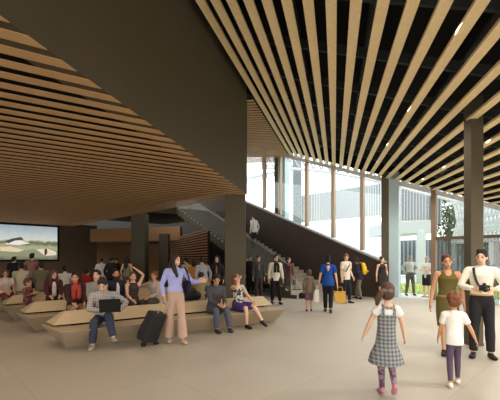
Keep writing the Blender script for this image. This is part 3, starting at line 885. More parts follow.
    if st != 'bald':
        bm = bmesh.new(); hm = mat('hair_'+hc, HAIRC[hc], .6, noise=.2, scale=30, spec=.35)
        ell(bm, hp(0,-.026,.04), (.089*hk,.102*hk,.102*hk), Rh, n=18)
        if st == 'short':
            ell(bm, hp(0,-.06,-.015), (.082*hk,.058*hk,.07*hk), Rh)
            ell(bm, hp(.02,.035,.11), (.06*hk,.05*hk,.034*hk), Rh)
        if st in ('long','bob','pony','bun','messy'): ell(bm, hp(0,-.052,-.01), (.09*hk,.07*hk,.085*hk), Rh)
        if st == 'long':
            for s in (-1,1): tube(bm, [hp(s*.062,-.02,.05), hp(s*.088,-.01,-.06), hp(s*.095,.05,-.19), hp(s*.09,.105,-.31)], [(.03*hk,.05*hk),(.032*hk,.055*hk),(.038*hk,.05*hk),(.025*hk,.035*hk)], side=Rh@V((1,0,0)))
            tube(bm, [hp(0,-.07,.0), hp(0,-.10,-.12), hp(0,-.115,-.25), hp(0,-.115,-.36)], [(.09*hk,.05*hk),(.10*hk,.045*hk),(.095*hk,.04*hk),(.06*hk,.025*hk)], side=Rh@V((1,0,0)))
        if st == 'bob':
            tube(bm, [hp(0,-.06,.0), hp(0,-.062,-.09), hp(0,-.06,-.15)], [(.095*hk,.06*hk),(.10*hk,.062*hk),(.09*hk,.05*hk)], side=Rh@V((1,0,0)))
        if st == 'pony':
            tube(bm, [hp(-.03,-.105,.035), hp(-.07,-.15,.01), hp(-.11,-.15,-.07), hp(-.12,-.13,-.15)], [.026*hk,.042*hk,.045*hk,.02*hk])
        if st == 'bun': ell(bm, hp(0,-.10,.105), (.058*hk,.055*hk,.055*hk), Rh)
        if st == 'messy':
            rr_ = random.Random(len(label))
            for i in range(14):
                a = rr_.uniform(0,2*PI); zz = rr_.uniform(-.03,.13)
                q = V((.078*math.cos(a), -.035-.075*abs(math.sin(a)) if zz < .06 else -.03+.06*math.sin(a), zz)); ell(bm, hp(*q), (.03*hk,)*3, Rh, n=8)
        if st == 'cap': pass
        blob('hair', bm, hm, root, vox, 2)
    # --- clothes
    if bottom:
        kind, bc = bottom[0], bottom[1]; bmat_ = bc if not isinstance(bc, tuple) else cloth(bc)
        bm = bmesh.new(); nm = {'flared':'trousers','leggings':'leggings'}.get(kind, kind)
        if kind in ('trousers','flared','shorts','leggings'):
            inf = .006 if kind == 'leggings' else .014
            add_torso(bm, -.07, .10, inf-.003)
            for i, s in enumerate((-1,1)):
                fr_ = {'shorts':.50,'leggings':.95}.get(kind, .965)
                add_leg(bm, s, fr_, inf + (.022 if kind == 'shorts' else 0), {'flared':.10,'trousers':.022}.get(kind, 0), flat=True)
        elif kind in ('skirt',):
            ln = bottom[2] if len(bottom) > 2 else .5
            add_torso(bm, -.07, .16, .016)
            if sit:
                for s in (-1,1): add_leg(bm, s, .40, .03)
                tube(bm, [H+V((0,.02,-.01)), legs[-1][0].lerp(legs[-1][1],.45).lerp(legs[1][0].lerp(legs[1][1],.45),.5)], [(.13*k,.08*k),(.11*k,.07*k)])
            else:
                kz = legs[-1][1].lerp(legs[1][1], .5)
                endp = H.lerp(V((kz.x*.6, kz.y*.6, 0)), ln)
                tube(bm, [H+V((0,0,.08*k)), H.lerp(endp,.4), endp], [((hpw+.018)*k,.125*k),((hpw+.02)*k,.13*k),((hpw+.02)*k,.13*k)], side=V((1,0,0)), n=18, f1=True)
        blob(nm, bm, bmat_, root, vox, 4)
    if top:
        kind, tc_ = top[0], top[1]; tm = tc_ if not isinstance(tc_, tuple) else cloth(tc_)
        bm = bmesh.new()
        nm = {'tshirt':'shirt','longsleeve':'shirt','hoodie':'hooded_top','sleeveless':'top','dress':'dress'}.get(kind, kind)
        inf = {'jacket':.026,'hoodie':.026,'coat':.03,'cardigan':.024}.get(kind, .015)
        z0 = {'dress':-.07,'sleeveless':0}.get(kind, -.07 if not (kind in ('shirt','tshirt') and len(top) > 2 and top[2] == 'tucked') else .10)
        z1 = .475 if kind in ('sleeveless','dress') else .525
        p_, r_ = torso_pts(z0, z1, inf); 
        if kind in ('sleeveless','dress'): r_[-1] = (r_[-1][0]*.93, r_[-1][1])
        if z0 == -.07 and kind != 'dress':
            r_[0] = ((hpw+inf+.014)*k, (.122+inf)*k); p_[0] = sp(0,-.005,-.095)
            r_[1] = (r_[1][0]+.010*k, r_[1][1]+.012*k); r_[2] = (r_[2][0]+.008*k, r_[2][1]+.010*k)
        tube(bm, p_, r_, side=side_ax, n=18, f0=(kind != 'dress'))
        if kind not in ('sleeveless','dress'):
            fr_ = {'tshirt':.36}.get(kind, .97)
            for s in (-1,1):
                tube(bm, [sp(0,0,.45)+side_ax*s*sw*.35, SH[s]], [(.076+inf)*k,(.057+inf)*k], n=12)
                tube(bm, [sp(0,-.005,.52)+side_ax*s*.03*k, sp(0,-.005,.495)+side_ax*s*sw*.8], [(.042+inf)*k,(.042+inf)*k], n=10)
                add_arm(bm, s, fr_, inf*(.9 if kind != 'tshirt' else 1.5), flat=True)
            if kind == 'hoodie': ell(bm, sp(0,-.085,.52), (.11*k,.06*k,.07*k), R)
        else:
            for s in (-1,1): tube(bm, [sp(0,.0,.44)+side_ax*s*sw*.45, sp(0,-.003,.515)+side_ax*s*sw*.52], [.06*k,.048*k], n=10)
        if kind == 'dress':
            ln, fl_ = top[2], top[3]
            kz = legs[-1][1].lerp(legs[1][1], .5)
            endp = H.lerp(V((kz.x*.5, kz.y*.5, 0)), ln)
            if fl_ > 0: P_ = [sp(0,0,.2), H.lerp(endp,.25), H.lerp(endp,.6), endp]; R_ = [((wst+.015)*k,.105*k), ((hpw+.03)*k,.135*k), ((hpw+.03+fl_*.6)*k,(.135+fl_*.6)*k), ((hpw+.03+fl_)*k,(.14+fl_)*k)]
            else: P_ = [H+V((0,0,.08*k)), H.lerp(endp,.45), endp]; R_ = [((hpw+.018)*k,.125*k),((hpw+.018)*k,.128*k),((hpw-.004)*k,.125*k)]
            tube(bm, P_, R_, side=V((1,0,0)), n=20, f1=True)
        blob(nm, bm, tm, root, vox, 4)
    if shoes:
        for i, s in enumerate((-1,1)):
            bm = bmesh.new(); add_foot(bm, i, s, .007)
            blob('shoe', bm, cloth(shoes, rough=.5), root, vox, 2)
    ctx = dict(root=root, sp=sp, hp=hp, k=k, hk=hk, R=R, Rh=Rh, arms=arms, legs=legs, side=side_ax, vox=vox, H=H, sw=sw, hpw=hpw, wst=wst, Mw=Matrix.Translation(root.location) @ Matrix.Rotation(math.radians(yaw), 4, 'Z'))
    if extra: extra(ctx)
    return ctx
def part(ctx, name, m, f, label=None, vox=None, smooth=2):
    bm = bmesh.new(); f(bm); o = blob(name, bm, m, ctx['root'], vox or ctx['vox'], smooth)
    if label: o['label'] = label
    return o
def belt(m):
    def f(c):
        k = c['k']
        part(c, 'belt', m, lambda bm: tube(bm, [c['sp'](0,-.003,.085), c['sp'](0,-.003,.12)], [((c['hpw']*.94+.021)*k,.126*k)]*2, side=c['side'], n=20, f0=True, f1=True))
    return f
def scarf(m):
    def f(c):
        k = c['k']; sp = c['sp']
        def g(bm):
            tube(bm, [sp(0,-.02,.53), sp(0,0,.575)], [(.10*k,.09*k),(.078*k,.075*k)], side=c['side'], n=16)
            for s in (-1,1): tube(bm, [sp(s*.05,.09,.52), sp(s*.06,.135,.42), sp(s*.06,.13,.22)], [(.052*k,.032*k)]*3, side=c['side'])
            tube(bm, [sp(0,.08,.53), sp(0,.125,.45)], [(.07*k,.04*k),(.05*k,.03*k)], side=c['side'])
        part(c, 'scarf', m, g)
    return f
def front_panel(name, m, w=.05, z0=.12, z1=.5, dy=.012):
    def f(c):
        k = c['k']; sp = c['sp']
        part(c, name, m, lambda bm: tube(bm, [sp(0,.118+dy,z0), sp(0,.128+dy,.3), sp(0,.137+dy,.42), sp(0,.085+dy,z1)], [(w*k,.02*k),(w*k,.02*k),(w*.9*k,.02*k),(w*.6*k,.02*k)], side=c['side']))
    return f
def multi(*fs):
    def f(c):
        for g in fs: g(c)
    return f
def world(c, p): return c['Mw'] @ V(p)
FACE = 180 + math.degrees(math.atan2(BW[0]*-1, -BW[1]*-1)) if False else 180 + math.degrees(BANG)
SITZ = SEAT + .10
def sitter(label, bench, px, w=.42, turn=0, back=False, **kw):
    p = on_bench(bench, px, w)
    kw.setdefault('hip', SITZ); kw['sit'] = True
    k = kw.get('h', 1.75)/1.75
    kw.setdefault('feet', [(-.13*k,.42*k,.085*k), (.13*k,.46*k,.085*k)])
    kw.setdefault('hands', [(-.12*k,.36*k,SITZ+.13*k), (.12*k,.36*k,SITZ+.13*k)])
    kw.setdefault('toes', (0,0))
    return person(label, (p.x, p.y, 0), yaw=(FACE if not back else FACE-180)+turn, **kw)

# ---- foreground group on the right
plaid_grey = mat('grey_plaid', (74,76,78), .85, pattern='plaid', c2=(158,158,156), scale=7)
tights = mat('patterned_tights', (150,122,134), .8, pattern='spots', c2=(92,70,84), scale=26)
def pos(px, py): p = floor_at(px, py); return (p.x, p.y, 0)
# girl in a plaid dress
def girl_extra(c):
    k = c['k']; sp = c['sp']
    part(c, 'blouse', cloth((226,222,214)), lambda bm: [tube(bm, [c['sp'](0,0,.40), c['sp'](0,0,.475), c['sp'](0,-.005,.53)], [(.158*k,.118*k),(.15*k,.10*k),(.07*k,.06*k)], side=c['side'], n=16)] + [tube(bm, [c['arms'][s][0]-c['side']*s*.03*k, c['arms'][s][0].lerp(c['arms'][s][1],.42)], [.078*k,.078*k], f1=True) for s in (-1,1)])
    part(c, 'dress_strap', plaid_grey, lambda bm: [tube(bm, [sp(s*.085,-.118,.38), sp(s*.09,-.10,.47), sp(s*.085,-.02,.535), sp(s*.085,.09,.47)], [(.026*k,.014*k)]*4, side=c['side']) for s in (-1,1)])
    part(c, 'tights', tights, lambda bm: [None if False else tube(bm, [c['legs'][s][0].lerp(c['legs'][s][1],.4), c['legs'][s][1], c['legs'][s][1].lerp(c['legs'][s][2],.3), c['legs'][s][2]], [.082*k,.062*k,.06*k,.043*k]) for s in (-1,1)])
    part(c, 'hair_bow', cloth((120,112,104)), lambda bm: [ell(bm, c['hp'](s*.04,-.125,.03), (.04*c['hk'],.018*c['hk'],.03*c['hk']), c['Rh'], n=8) for s in (-1,1)])
person('girl in a grey plaid pinafore dress and pink shoes skipping away across the open floor', pos(386,394), yaw=-8, h=1.29, fem=True, kid=True, skin='light', hair=('pony','brown'),
       top=('dress', plaid_grey, .44, .12), shoes=(196,128,140), hands=[(-.25,.10,.66),(.26,.14,.64)], feet=[(-.045,.0,.075),(.07,-.12,.15)], knees=[(0,1,.1),(.1,1,.1)], toes=((0,-10),(0,-45)), head=(-16,2,0), side=3, extra=girl_extra)
# toddler in white
person('small child in a white top and purple leggings walking away towards the couple', pos(454,386), yaw=-18, h=1.14, kid=True, fem=True, skin='tan', hair=('messy','auburn'),
       top=('tshirt',(238,234,224)), bottom=('leggings',(92,74,92)), shoes=(230,224,214), hands=[(-.17,.12,.56),(.29,.05,.53)], feet=[(-.06,-.10,.06),(.065,.10,.055)], toes=((0,-12),(0,0)), head=(8,4,0), lean=4)
# woman in the olive dress
olive = (104,92,50)
sk_light_tan = mat('skin_tan', SKINS['tan'], .55, noise=.04, scale=9, spec=.3)
person('smiling woman in a belted olive sleeveless dress standing beside the man with the camera', pos(447.5,354), yaw=158, h=1.70, fem=True, skin='tan', hair=('short','chestnut'),
       top=('dress', olive, .47, 0), shoes=(40,34,30), hands=[(-.25,.03,.82),(.27,.06,.84)], feet=[(-.06,-.06,.09),(.06,.08,.075)], head=(6,0,6),
       extra=multi(belt(cloth((150,132,80))), lambda c: part(c, 'neckline', sk_light_tan, lambda bm: tube(bm, [c['sp'](0,.113,.37), c['sp'](0,.098,.47), c['sp'](0,.06,.53)], [(.012,.02),(.05,.026),(.062,.03)], side=c['side']), 'bare skin in the V neckline')))
# man with the camera
def man_extra(c):
    k = c['k']; sp = c['sp']
    belt(cloth((196,160,104)))(c)
CAMM = person('dark-haired man in a cream shirt and black trousers holding up a camera at waist height', pos(481.5,357), yaw=154, h=1.78, skin='light', hair=('short','black'),
       top=('shirt',(232,224,206),'tucked'), bottom=('trousers',(44,43,44)), shoes=(38,32,28), hands=[(-.15,.25,1.15),(.14,.25,1.15)], elbows=[(-1,-.6,-.5),(1,-.6,-.5)],
       feet=[(-.13,.0,.08),(.12,.04,.08)], toes=(8,-8), head=(-22,4,-3), extra=man_extra)
# his camera with its strap
cm = thing('camera', 'black camera held by the man in the cream shirt, strap over his shoulder', 'camera', world(CAMM, (0,.32,1.18)), math.radians(154))
CAMB = mat('camera_black', (24,23,23), .45)
bm = bmesh.new(); hull_box(bm, [V(p) for p in ((-.075,-.03,-.05),(.075,-.03,-.05),(.075,.03,-.05),(-.075,.03,-.05),(-.075,-.03,.04),(.075,-.03,.04),(.075,.03,.04),(-.075,.03,.04))])
hull_box(bm, [V(p) for p in ((-.03,-.025,.035),(.03,-.025,.035),(.03,.03,.035),(-.03,.03,.035),(-.02,-.02,.075),(.02,-.02,.075),(.02,.025,.075),(-.02,.025,.075))])
obj('body', bm, CAMB, cm, bevel=.008)
bm = bmesh.new(); tube(bm, [(0,.03,-.005),(0,.09,-.02),(0,.12,-.03)], [.04,.042,.038], n=16); obj('lens', bm, CAMB, cm, smooth=True)
bm = bmesh.new(); tube(bm, [(.075,-.01,.03),(.10,-.10,.10),(.12,-.17,.22),(.12,-.25,.31),(.10,-.34,.30)], [(.02,.006)]*5, side=V((1,0,0)), n=8); obj('strap', bm, CAMB, cm, smooth=True)

# ---- woman with the trolley case
bag_navy = cloth((40,38,58))
WOM = person('long-haired woman in a lilac blouse and wide beige trousers pulling a black trolley case', pos(175,342.5), yaw=205, h=1.72, fem=True, skin='light', hair=('long','dark'),
       top=('shirt',(168,170,222),'tucked'), bottom=('flared',(190,158,138)), shoes=(196,168,140), hands=[(.0,.0,0),(.30,-.06,.90)] if False else [(-.47,.22,1.20),(.24,.10,.92)],
       elbows=[(-.3,-.6,-1),(.5,-1,-.2)], feet=[(-.13,.10,.085),(.10,-.12,.09)], head=(38,2,0), twist=4)
hw_ = world(WOM, WOM['arms'][1][2] + (WOM['arms'][1][2]-WOM['arms'][1][1]).normalized()*.07)
base = floor_at(146, 345.5)
tc_ = thing('trolley_case', 'black trolley suitcase tilted on its wheels behind the woman in lilac', 'suitcase', (base.x, base.y, 0))
ax = (V(hw_) - base); L_ = ax.length; az = ax.normalized(); sx = V((.5,.87,0)); sx = (sx - az*sx.dot(az)).normalized(); sy = az.cross(sx)
M_ = Matrix((sx, sy, az)).transposed().to_4x4(); tc_.matrix_world = Matrix.Translation(base + V((0,0,.075))) @ M_
CASE = mat('case_fabric', (34,32,32), .7, noise=.1, scale=12)
bm = bmesh.new(); hull_box(bm, [V(p) for p in ((-.19,-.13,.02),(.19,-.13,.02),(.19,.12,.02),(-.19,.12,.02),(-.19,-.11,.60),(.19,-.11,.60),(.19,.10,.60),(-.19,.10,.60))]); obj('shell', bm, CASE, tc_, bevel=.045)
bm = bmesh.new(); hull_box(bm, [V(p) for p in ((-.15,.115,.08),(.15,.115,.08),(.15,.15,.08),(-.15,.15,.08),(-.15,.105,.36),(.15,.105,.36),(.15,.135,.36),(-.15,.135,.36))]); obj('pocket', bm, CASE, tc_, bevel=.012)
HAND = mat('handle_metal', (176,164,150), .35, metal=.7)
bm = bmesh.new()
for s in (-1,1): tube(bm, [(s*.085,-.08,.58),(s*.085,-.08,L_-.09)], [.010,.010], n=8)
tube(bm, [(-.085,-.08,L_-.09),(-.06,-.03,L_-.04),(.06,-.03,L_-.04),(.085,-.08,L_-.09)], [.013]*4, n=8)
obj('handle', bm, HAND, tc_, smooth=True)
for s in (-1,1):
    bm = bmesh.new(); tube(bm, [(s*.15,-.11,.0),(s*.19,-.11,.0)], [.045,.045], n=14); obj('wheel', bm, mat('wheel_rubber', (24,24,24), .8), tc_, smooth=True)
sb = thing('shoulder_bag', 'navy shoulder bag hanging under the raised arm of the woman in lilac', 'bag', world(WOM, (-.27,-.04,.98)), math.radians(205))
bm = bmesh.new(); tube(bm, [(0,.0,.02),(0,.0,.12),(0,0,.2)], [(.06,.15),(.065,.16),(.045,.13)], side=V((1,0,0)), n=16); obj('pouch', bm, bag_navy, sb, smooth=True)
bm = bmesh.new(); tube(bm, [(0,.12,.19),(.03,.13,.33),(.075,.06,.48),(.075,-.05,.48),(.03,-.12,.33),(0,-.12,.19)], [(.016,.007)]*6, side=V((1,0,0)), n=8); obj('strap', bm, bag_navy, sb, smooth=True)

# ---- front bench
check = mat('checked_shirt', (206,196,190), .85, pattern='plaid', c2=(84,76,84), scale=11)
denim = (58,62,76)
LM = sitter('man in checked shirt and jeans bent over a laptop on the front bench', 0, 104, .40, turn=-18, h=1.76, hair=('short','dark'), top=('shirt', check), bottom=('trousers', denim), shoes=(158,142,124),
       lean=16, hands=[(-.31,.34,.70),(.02,.36,.70)], feet=[(-.20,.50,.21),(.16,.36,.085)], toes=((6,16),0), head=(-6,24,0), elbows=[(-1,-.5,-.3),(1,-.5,-.3)])
lp = thing('laptop', 'open black laptop on the lap of the man in the checked shirt', 'laptop', world(LM, (-.15,.42,.675)), math.radians(FACE-18))
bm = bmesh.new(); hull_box(bm, [V(p) for p in ((-.18,-.13,0),(.18,-.13,0),(.18,.11,0),(-.18,.11,0),(-.18,-.13,.018),(.18,-.13,.018),(.18,.11,.018),(-.18,.11,.018))]); obj('keyboard_base', bm, CAMB, lp, bevel=.004)
bm = bmesh.new(); hull_box(bm, [V(p) for p in ((-.18,.11,.01),(.18,.11,.01),(.18,.122,.01),(-.18,.122,.01),(-.18,.19,.25),(.18,.19,.25),(.18,.202,.245),(-.18,.202,.245))]); obj('display', bm, CAMB, lp, bevel=.004)
sitter('man in grey sweatshirt and jeans looking down at his hands on the front bench', 0, 214, .42, turn=-6, h=1.74, skin='tan', hair=('short','black'), top=('longsleeve',(78,78,82)), bottom=('trousers',(84,88,98)), shoes=(62,58,60),
       lean=12, hands=[(-.10,.38,.62),(.06,.40,.62)], feet=[(-.20,.42,.085),(.10,.40,.085)], toes=(-14,10), head=(-14,18,0),
       extra=lambda c: part(c, 'chest_print', cloth((104,48,54)), lambda bm: ell(bm, c['sp'](-.02,.11,.33), (.06,.02,.07), c['R'])))
PH = sitter('woman in spotted top and purple skirt phoning with crossed legs on the front bench', 0, 238.5, .44, turn=8, h=1.68, fem=True, skin='light', hair=('bob','auburn'),
       top=('sleeveless', mat('spotted_top', (206,204,190), .8, pattern='spots', c2=(52,50,54), scale=18)), bottom=('skirt',(78,58,116)), shoes=(36,30,30),
       lean=-6, hands=[(-.14,.36,.60),(.10,.13,1.12)], elbows=[(-.6,-1,-.3),(.7,.5,-1)], feet=[(-.26,.56,.17),(.05,.36,.085)], toes=((0,-25),0), head=(22,-14,0))
w_ = world(PH, PH['arms'][1][2] + (PH['arms'][1][2]-PH['arms'][1][1]).normalized()*.08)
ph = tag(obj('phone', (lambda b: (hull_box(b, [V(p) for p in ((-.035,-.004,-.07),(.035,-.004,-.07),(.035,.004,-.07),(-.035,.004,-.07),(-.035,-.004,.07),(.035,-.004,.07),(.035,.004,.07),(-.035,.004,.07))]), b)[1])(bmesh.new()), CAMB, bevel=.003), 'black phone held to the ear of the woman in the purple skirt', 'phone')
ph.location = w_; ph.rotation_euler = (.3, .2, math.radians(FACE+60))

# ---- second bench
sitter('man in a bright red scarf and dark jacket sitting on the second bench', 1, 75, .42, turn=4, h=1.74, skin='tan', hair=('short','black'), top=('jacket',(62,42,40)), bottom=('trousers',(150,128,96)), far=True,
       head=(-16,-2,0), extra=scarf(cloth((172,68,62))))
sitter('man in a pale grey shirt sitting upright with head turned on the second bench', 1, 96.5, .38, turn=-12, h=1.84, skin='light', hair=('short','black'), top=('shirt',(150,140,136)), bottom=('trousers',(60,58,62)), far=True, head=(-28,-8,0), lean=-4)
sitter('bearded man in a dark jacket over a white shirt on the second bench', 1, 116, .56, turn=4, h=1.86, skin='tan', hair=('short','dark'), beard=True, top=('jacket',(44,44,56)), bottom=('trousers',(46,46,54)), far=True, head=(-8,-10,0),
       hands=[(-.14,.34,.62),(.3,.25,.72)], extra=front_panel('shirt_front', cloth((214,208,204)), .045))
sitter('woman with auburn hair bending one arm up over her head on the second bench', 1, 133, .40, turn=0, h=1.70, fem=True, skin='light', hair=('bob','auburn'), top=('sleeveless',(74,60,58)), bottom=('trousers',(70,60,58)), far=True,
       hands=[(-.06,.06,1.36),(.12,.34,.6)], elbows=[(-1,.1,.1),(.5,-1,-.2)], head=(-6,-6,0))
sitter('brown-haired person in pale grey reaching one arm out along the second bench', 1, 155, .56, turn=-60, h=1.70, fem=True, skin='tan', hair=('messy','auburn'), top=('longsleeve',(186,170,158)), bottom=('trousers',(90,80,74)), far=True,
       hands=[(-.1,.34,.62),(.62,.22,.96)], elbows=[(-.5,-1,-.2),(.2,-.4,-1)], head=(10,0,0), lean=4)
KH = sitter('person in khaki shirt hunched with back turned beside the woman in lilac', 1, 199, .55, turn=140, h=1.72, skin='light', hair=('short','dark'), top=('shirt',(140,126,94)), bottom=('trousers',(40,38,38)), far=True,
       lean=24, hands=[(-.2,.30,.75),(.2,.36,.8)], head=(0,30,0))
p = on_bench(0, 191, 1.0)
hb = thing('handbag', 'slouchy black handbag lying on the back of the front bench', 'bag', (p.x+.0, p.y, SEAT+.25), math.radians(30))
bm = bmesh.new(); tube(bm, [(-.19,0,.10),(-.1,0,.125),(.1,0,.125),(.19,0,.10)], [(.09,.10),(.11,.125),(.11,.125),(.09,.10)], side=V((0,1,0)), n=14); blob('pouch', bm, cloth((30,30,32), rough=.5), hb, .012)
bm = bmesh.new(); tube(bm, [(-.12,-.05,.2),(-.08,-.08,.29),(.08,-.08,.29),(.12,-.05,.2)], [.011]*4, n=8); obj('handle', bm, cloth((30,30,32), rough=.5), hb, smooth=True)

# ---- third and further benches
sitter('woman with wavy brown hair in maroon cardigan over white top on the third bench', 2, 53.5, .45, h=1.76, fem=True, skin='light', hair=('long','chestnut'), top=('cardigan',(84,44,44)), bottom=('trousers',(44,42,50)), far=True, lean=2, head=(10,14,0),
       extra=front_panel('white_top', cloth((214,206,200)), .06, dy=.03))
sitter('small child in maroon patterned jacket perched sideways at the third bench end', 2, 27.5, .36, turn=48, h=1.22, kid=True, skin='tan', hair=('messy','brown'), top=('jacket', mat('maroon_pattern', (96,52,56), .85, pattern='spots', c2=(140,96,96), scale=14)), bottom=('trousers',(88,50,58)), far=True,
       hip=SEAT+.08, hands=[(-.06,.2,.68),(.08,.2,.70)], head=(0,6,0))
sitter('broad-backed person in a cream jumper seen from behind on the fourth bench', 3, 21, .75, back=True, turn=10, h=1.74, hair=('short','black'), top=('longsleeve',(196,184,158)), bottom=('trousers',(60,56,52)), far=True, hip=SEAT+.3, feet=[(-.13,.5,.4),(.13,.5,.4)])
sitter('broad-backed person in an olive jumper seen from behind on the fourth bench', 3, 41, .75, back=True, turn=6, h=1.76, hair=('short','black'), top=('longsleeve',(112,104,82)), bottom=('trousers',(60,56,52)), far=True, hip=SEAT+.3, feet=[(-.13,.5,.4),(.13,.5,.4)])
sitter('person in a white top with brown bobbed hair at the end of the fourth bench', 3, 5.5, .5, turn=20, h=1.72, fem=True, hair=('bob','brown'), skin='tan', top=('tshirt',(206,190,180)), bottom=('trousers',(120,60,56)), far=True, head=(-20,10,0))
sitter('person in a white shirt seen from behind on the fourth bench near the dark wall', 3, 65, .75, back=True, turn=-10, h=1.70, hair=('short','black'), top=('shirt',(206,198,188)), bottom=('trousers',(60,56,52)), far=True, hip=SEAT+.2, feet=[(-.13,.5,.3),(.13,.5,.3)])
sitter('person in a red jumper slumped sideways on the fourth bench under the dark wall', 3, 84, .72, back=True, turn=-50, h=1.62, hair=('short','black'), skin='tan', top=('longsleeve',(150,40,40)), bottom=('trousers',(50,46,46)), far=True, hip=SEAT+.16, side=18)

# ---- standing by the screen and behind the benches
person('person in dark navy with a white collar standing before the wall screen', at(14,15.2), yaw=8, h=1.70, hair=('short','black'), top=('jacket',(40,40,50)), bottom=('trousers',(36,36,42)), far=True,
       extra=lambda c: part(c, 'collar', cloth((220,216,210)), lambda bm: tube(bm, [c['sp'](0,-.01,.53), c['sp'](0,-.01,.56)], [.075,.07], n=12)))
person('person in a rose shirt with hands on hips watching the wall screen', at(32,14.6), yaw=4, h=1.83, hair=('short','dark'), top=('longsleeve',(150,108,100)), bottom=('trousers',(62,70,90)), far=True,
       hands=[(-.20,-.04,1.06),(.20,-.04,1.06)], elbows=[(-1,-.5,-.1),(1,-.5,-.1)])
person('person in white shirt and dark trousers standing with back turned beside the dark wall end', at(101.5,15.8), yaw=20, h=1.66, hair=('short','black'), top=('shirt',(226,220,212)), bottom=('trousers',(48,46,46)), far=True, lean=14, head=(0,16,0))
person('person in a charcoal coat standing with back turned beside the white shirt', at(110.5,15.3), yaw=-12, h=1.70, hair=('short','black'), top=('jacket',(46,45,44)), bottom=('trousers',(40,38,38)), far=True, lean=8)
person('person in a black jacket over a white shirt standing behind the bearded man', at(117.5,15.6), yaw=150, h=1.66, skin='tan', hair=('short','black'), top=('jacket',(34,32,34)), bottom=('trousers',(40,38,38)), far=True, lean=6, head=(20,16,0), extra=front_panel('shirt_front', cloth((220,216,210)), .06))
person('black-haired woman in a sage top standing behind the benches with back turned', at(127,14.6), yaw=-8, h=1.70, fem=True, hair=('long','black'), top=('sleeveless',(132,136,112)), bottom=('trousers',(120,104,96)), far=True)
person('person in a beige top with black hair standing under the slatted wall', at(187.5,13.6), yaw=40, h=1.66, hair=('short','black'), skin='tan', top=('longsleeve',(176,158,128)), bottom=('trousers',(60,54,50)), far=True, lean=8, head=(30,10,0))
person('person in an orange top and black hair seen from behind next to the slatted wall', at(194.5,13.0), yaw=6, h=1.60, fem=True, hair=('bob','black'), skin='tan', top=('tshirt',(196,132,72)), bottom=('trousers',(44,40,40)), far=True)
person('person in a light checked shirt and black trousers leaning forward by the slatted wall', at(203.5,12.4), yaw=24, h=1.70, hair=('short','black'), top=('shirt', mat('pale_check', (196,194,196), .85, pattern='plaid', c2=(150,148,152), scale=14)), bottom=('trousers',(34,32,34)), far=True, lean=18, head=(0,22,0))
person('long-haired woman in a dark plum suit standing facing out left of the corner column', at(217,12.6), yaw=178, h=1.72, fem=True, skin='light', hair=('long','black'), top=('jacket',(54,42,46)), bottom=('trousers',(44,38,40)), far=True, extra=front_panel('shirt_front', cloth((150,120,110)), .03))
# ---- by the stairs
suit = (66,64,64)
person('man in a dark grey suit jacket standing right of the corner column', pos(258.5,299.5), yaw=190, h=1.74, skin='light', hair=('short','black'), top=('jacket',suit), bottom=('trousers',(64,52,50)), far=True, hands=[(-.22,.1,.88),(.24,.06,.86)], head=(14,-2,0),
       extra=front_panel('shirt_front', cloth((150,132,124)), .03, .25))
def dark_scarf(c): scarf(cloth((30,28,30)))(c)
person('man in a cream shirt with a black scarf and black trousers walking from the stairs', pos(275.5,304), yaw=196, h=1.76, skin='light', hair=('short','black'), top=('shirt',(216,206,184)), bottom=('trousers',(32,30,32)), far=True,
       feet=[(-.12,.14,.08),(.10,-.1,.10)], hands=[(-.26,.08,.86),(.26,.0,.86)], head=(22,0,0), extra=dark_scarf)
person('person in black standing half hidden close to the corner column', at(250.5,16.5), yaw=200, h=1.76, skin='tan', hair=('short','black'), top=('jacket',(30,28,28)), bottom=('trousers',(28,26,26)), far=True, extra=None)
BG_ = person('woman in a burgundy jumper and grey skirt standing at the foot of the stairs', pos(288.5,297), yaw=205, h=1.68, fem=True, skin='light', hair=('bob','dark'), top=('longsleeve',(122,46,48)), bottom=('skirt',(112,104,98),.5), shoes=(150,110,90), far=True, head=(30,0,0), feet=[(-.05,.08,.08),(.07,-.06,.08)])
hb2 = thing('handbag', 'pale grey handbag held low by the woman in the burgundy jumper', 'bag', world(BG_, (-.30,.02,.50)), math.radians(205))
bm = bmesh.new(); hull_box(bm, [V(p) for p in ((-.05,-.16,0),(.05,-.16,0),(.05,.16,0),(-.05,.16,0),(-.03,-.12,.24),(.03,-.12,.24),(.03,.12,.24),(-.03,.12,.24))]); obj('pouch', bm, cloth((170,158,146)), hb2, bevel=.02)
bm = bmesh.new(); tube(bm, [(0,-.08,.23),(0,-.06,.36),(0,.06,.36),(0,.08,.23)], [.009]*4, n=8); obj('handle', bm, cloth((60,50,46)), hb2, smooth=True)
for (px, py, lab, s_) in ((296.5,296,'black duffel bag standing on the floor at the foot of the stairs',1.0),(304,297.5,'smaller black bag on the floor beside the duffel at the foot of the stairs',.75)):
    p = floor_at(px, py+1); t_ = thing('duffel_bag', lab, 'bag', (p.x,p.y,0), .5)
    bm = bmesh.new(); tube(bm, [(-.22*s_,0,.17*s_),(0,0,.18*s_),(.22*s_,0,.17*s_)], [(.13*s_,.155*s_)]*3, side=V((0,1,0)), n=14); obj('pouch', bm, cloth((34,32,34)), t_, smooth=True)
    bm = bmesh.new(); tube(bm, [(-.12*s_,-.03,.32*s_),(-.08*s_,-.03,.43*s_),(.08*s_,-.03,.43*s_),(.12*s_,-.03,.32*s_)], [.012]*4, n=8); obj('handle', bm, cloth((34,32,34)), t_, smooth=True)
# man walking up the stairs
a_ = N0 + SD*7.2 + SW*1.75; a_.z = math.floor(7.2/TREAD)*RISE + RISE
sdy = math.degrees(math.atan2(-SD.x, SD.y))
p_ = at(254.5, 18.4); sst = (p_ - N0).dot(SD); zst = (int(sst/TREAD)+1)*RISE
person('person in a pale grey shirt climbing the stairs seen from behind', (p_.x, p_.y, zst), yaw=sdy, h=1.72, hair=('short','black'), top=('longsleeve',(196,190,180)), bottom=('trousers',(46,44,46)), far=True, feet=[(-.09,-.02,.08),(.09,.24,.08+RISE)], lean=6)
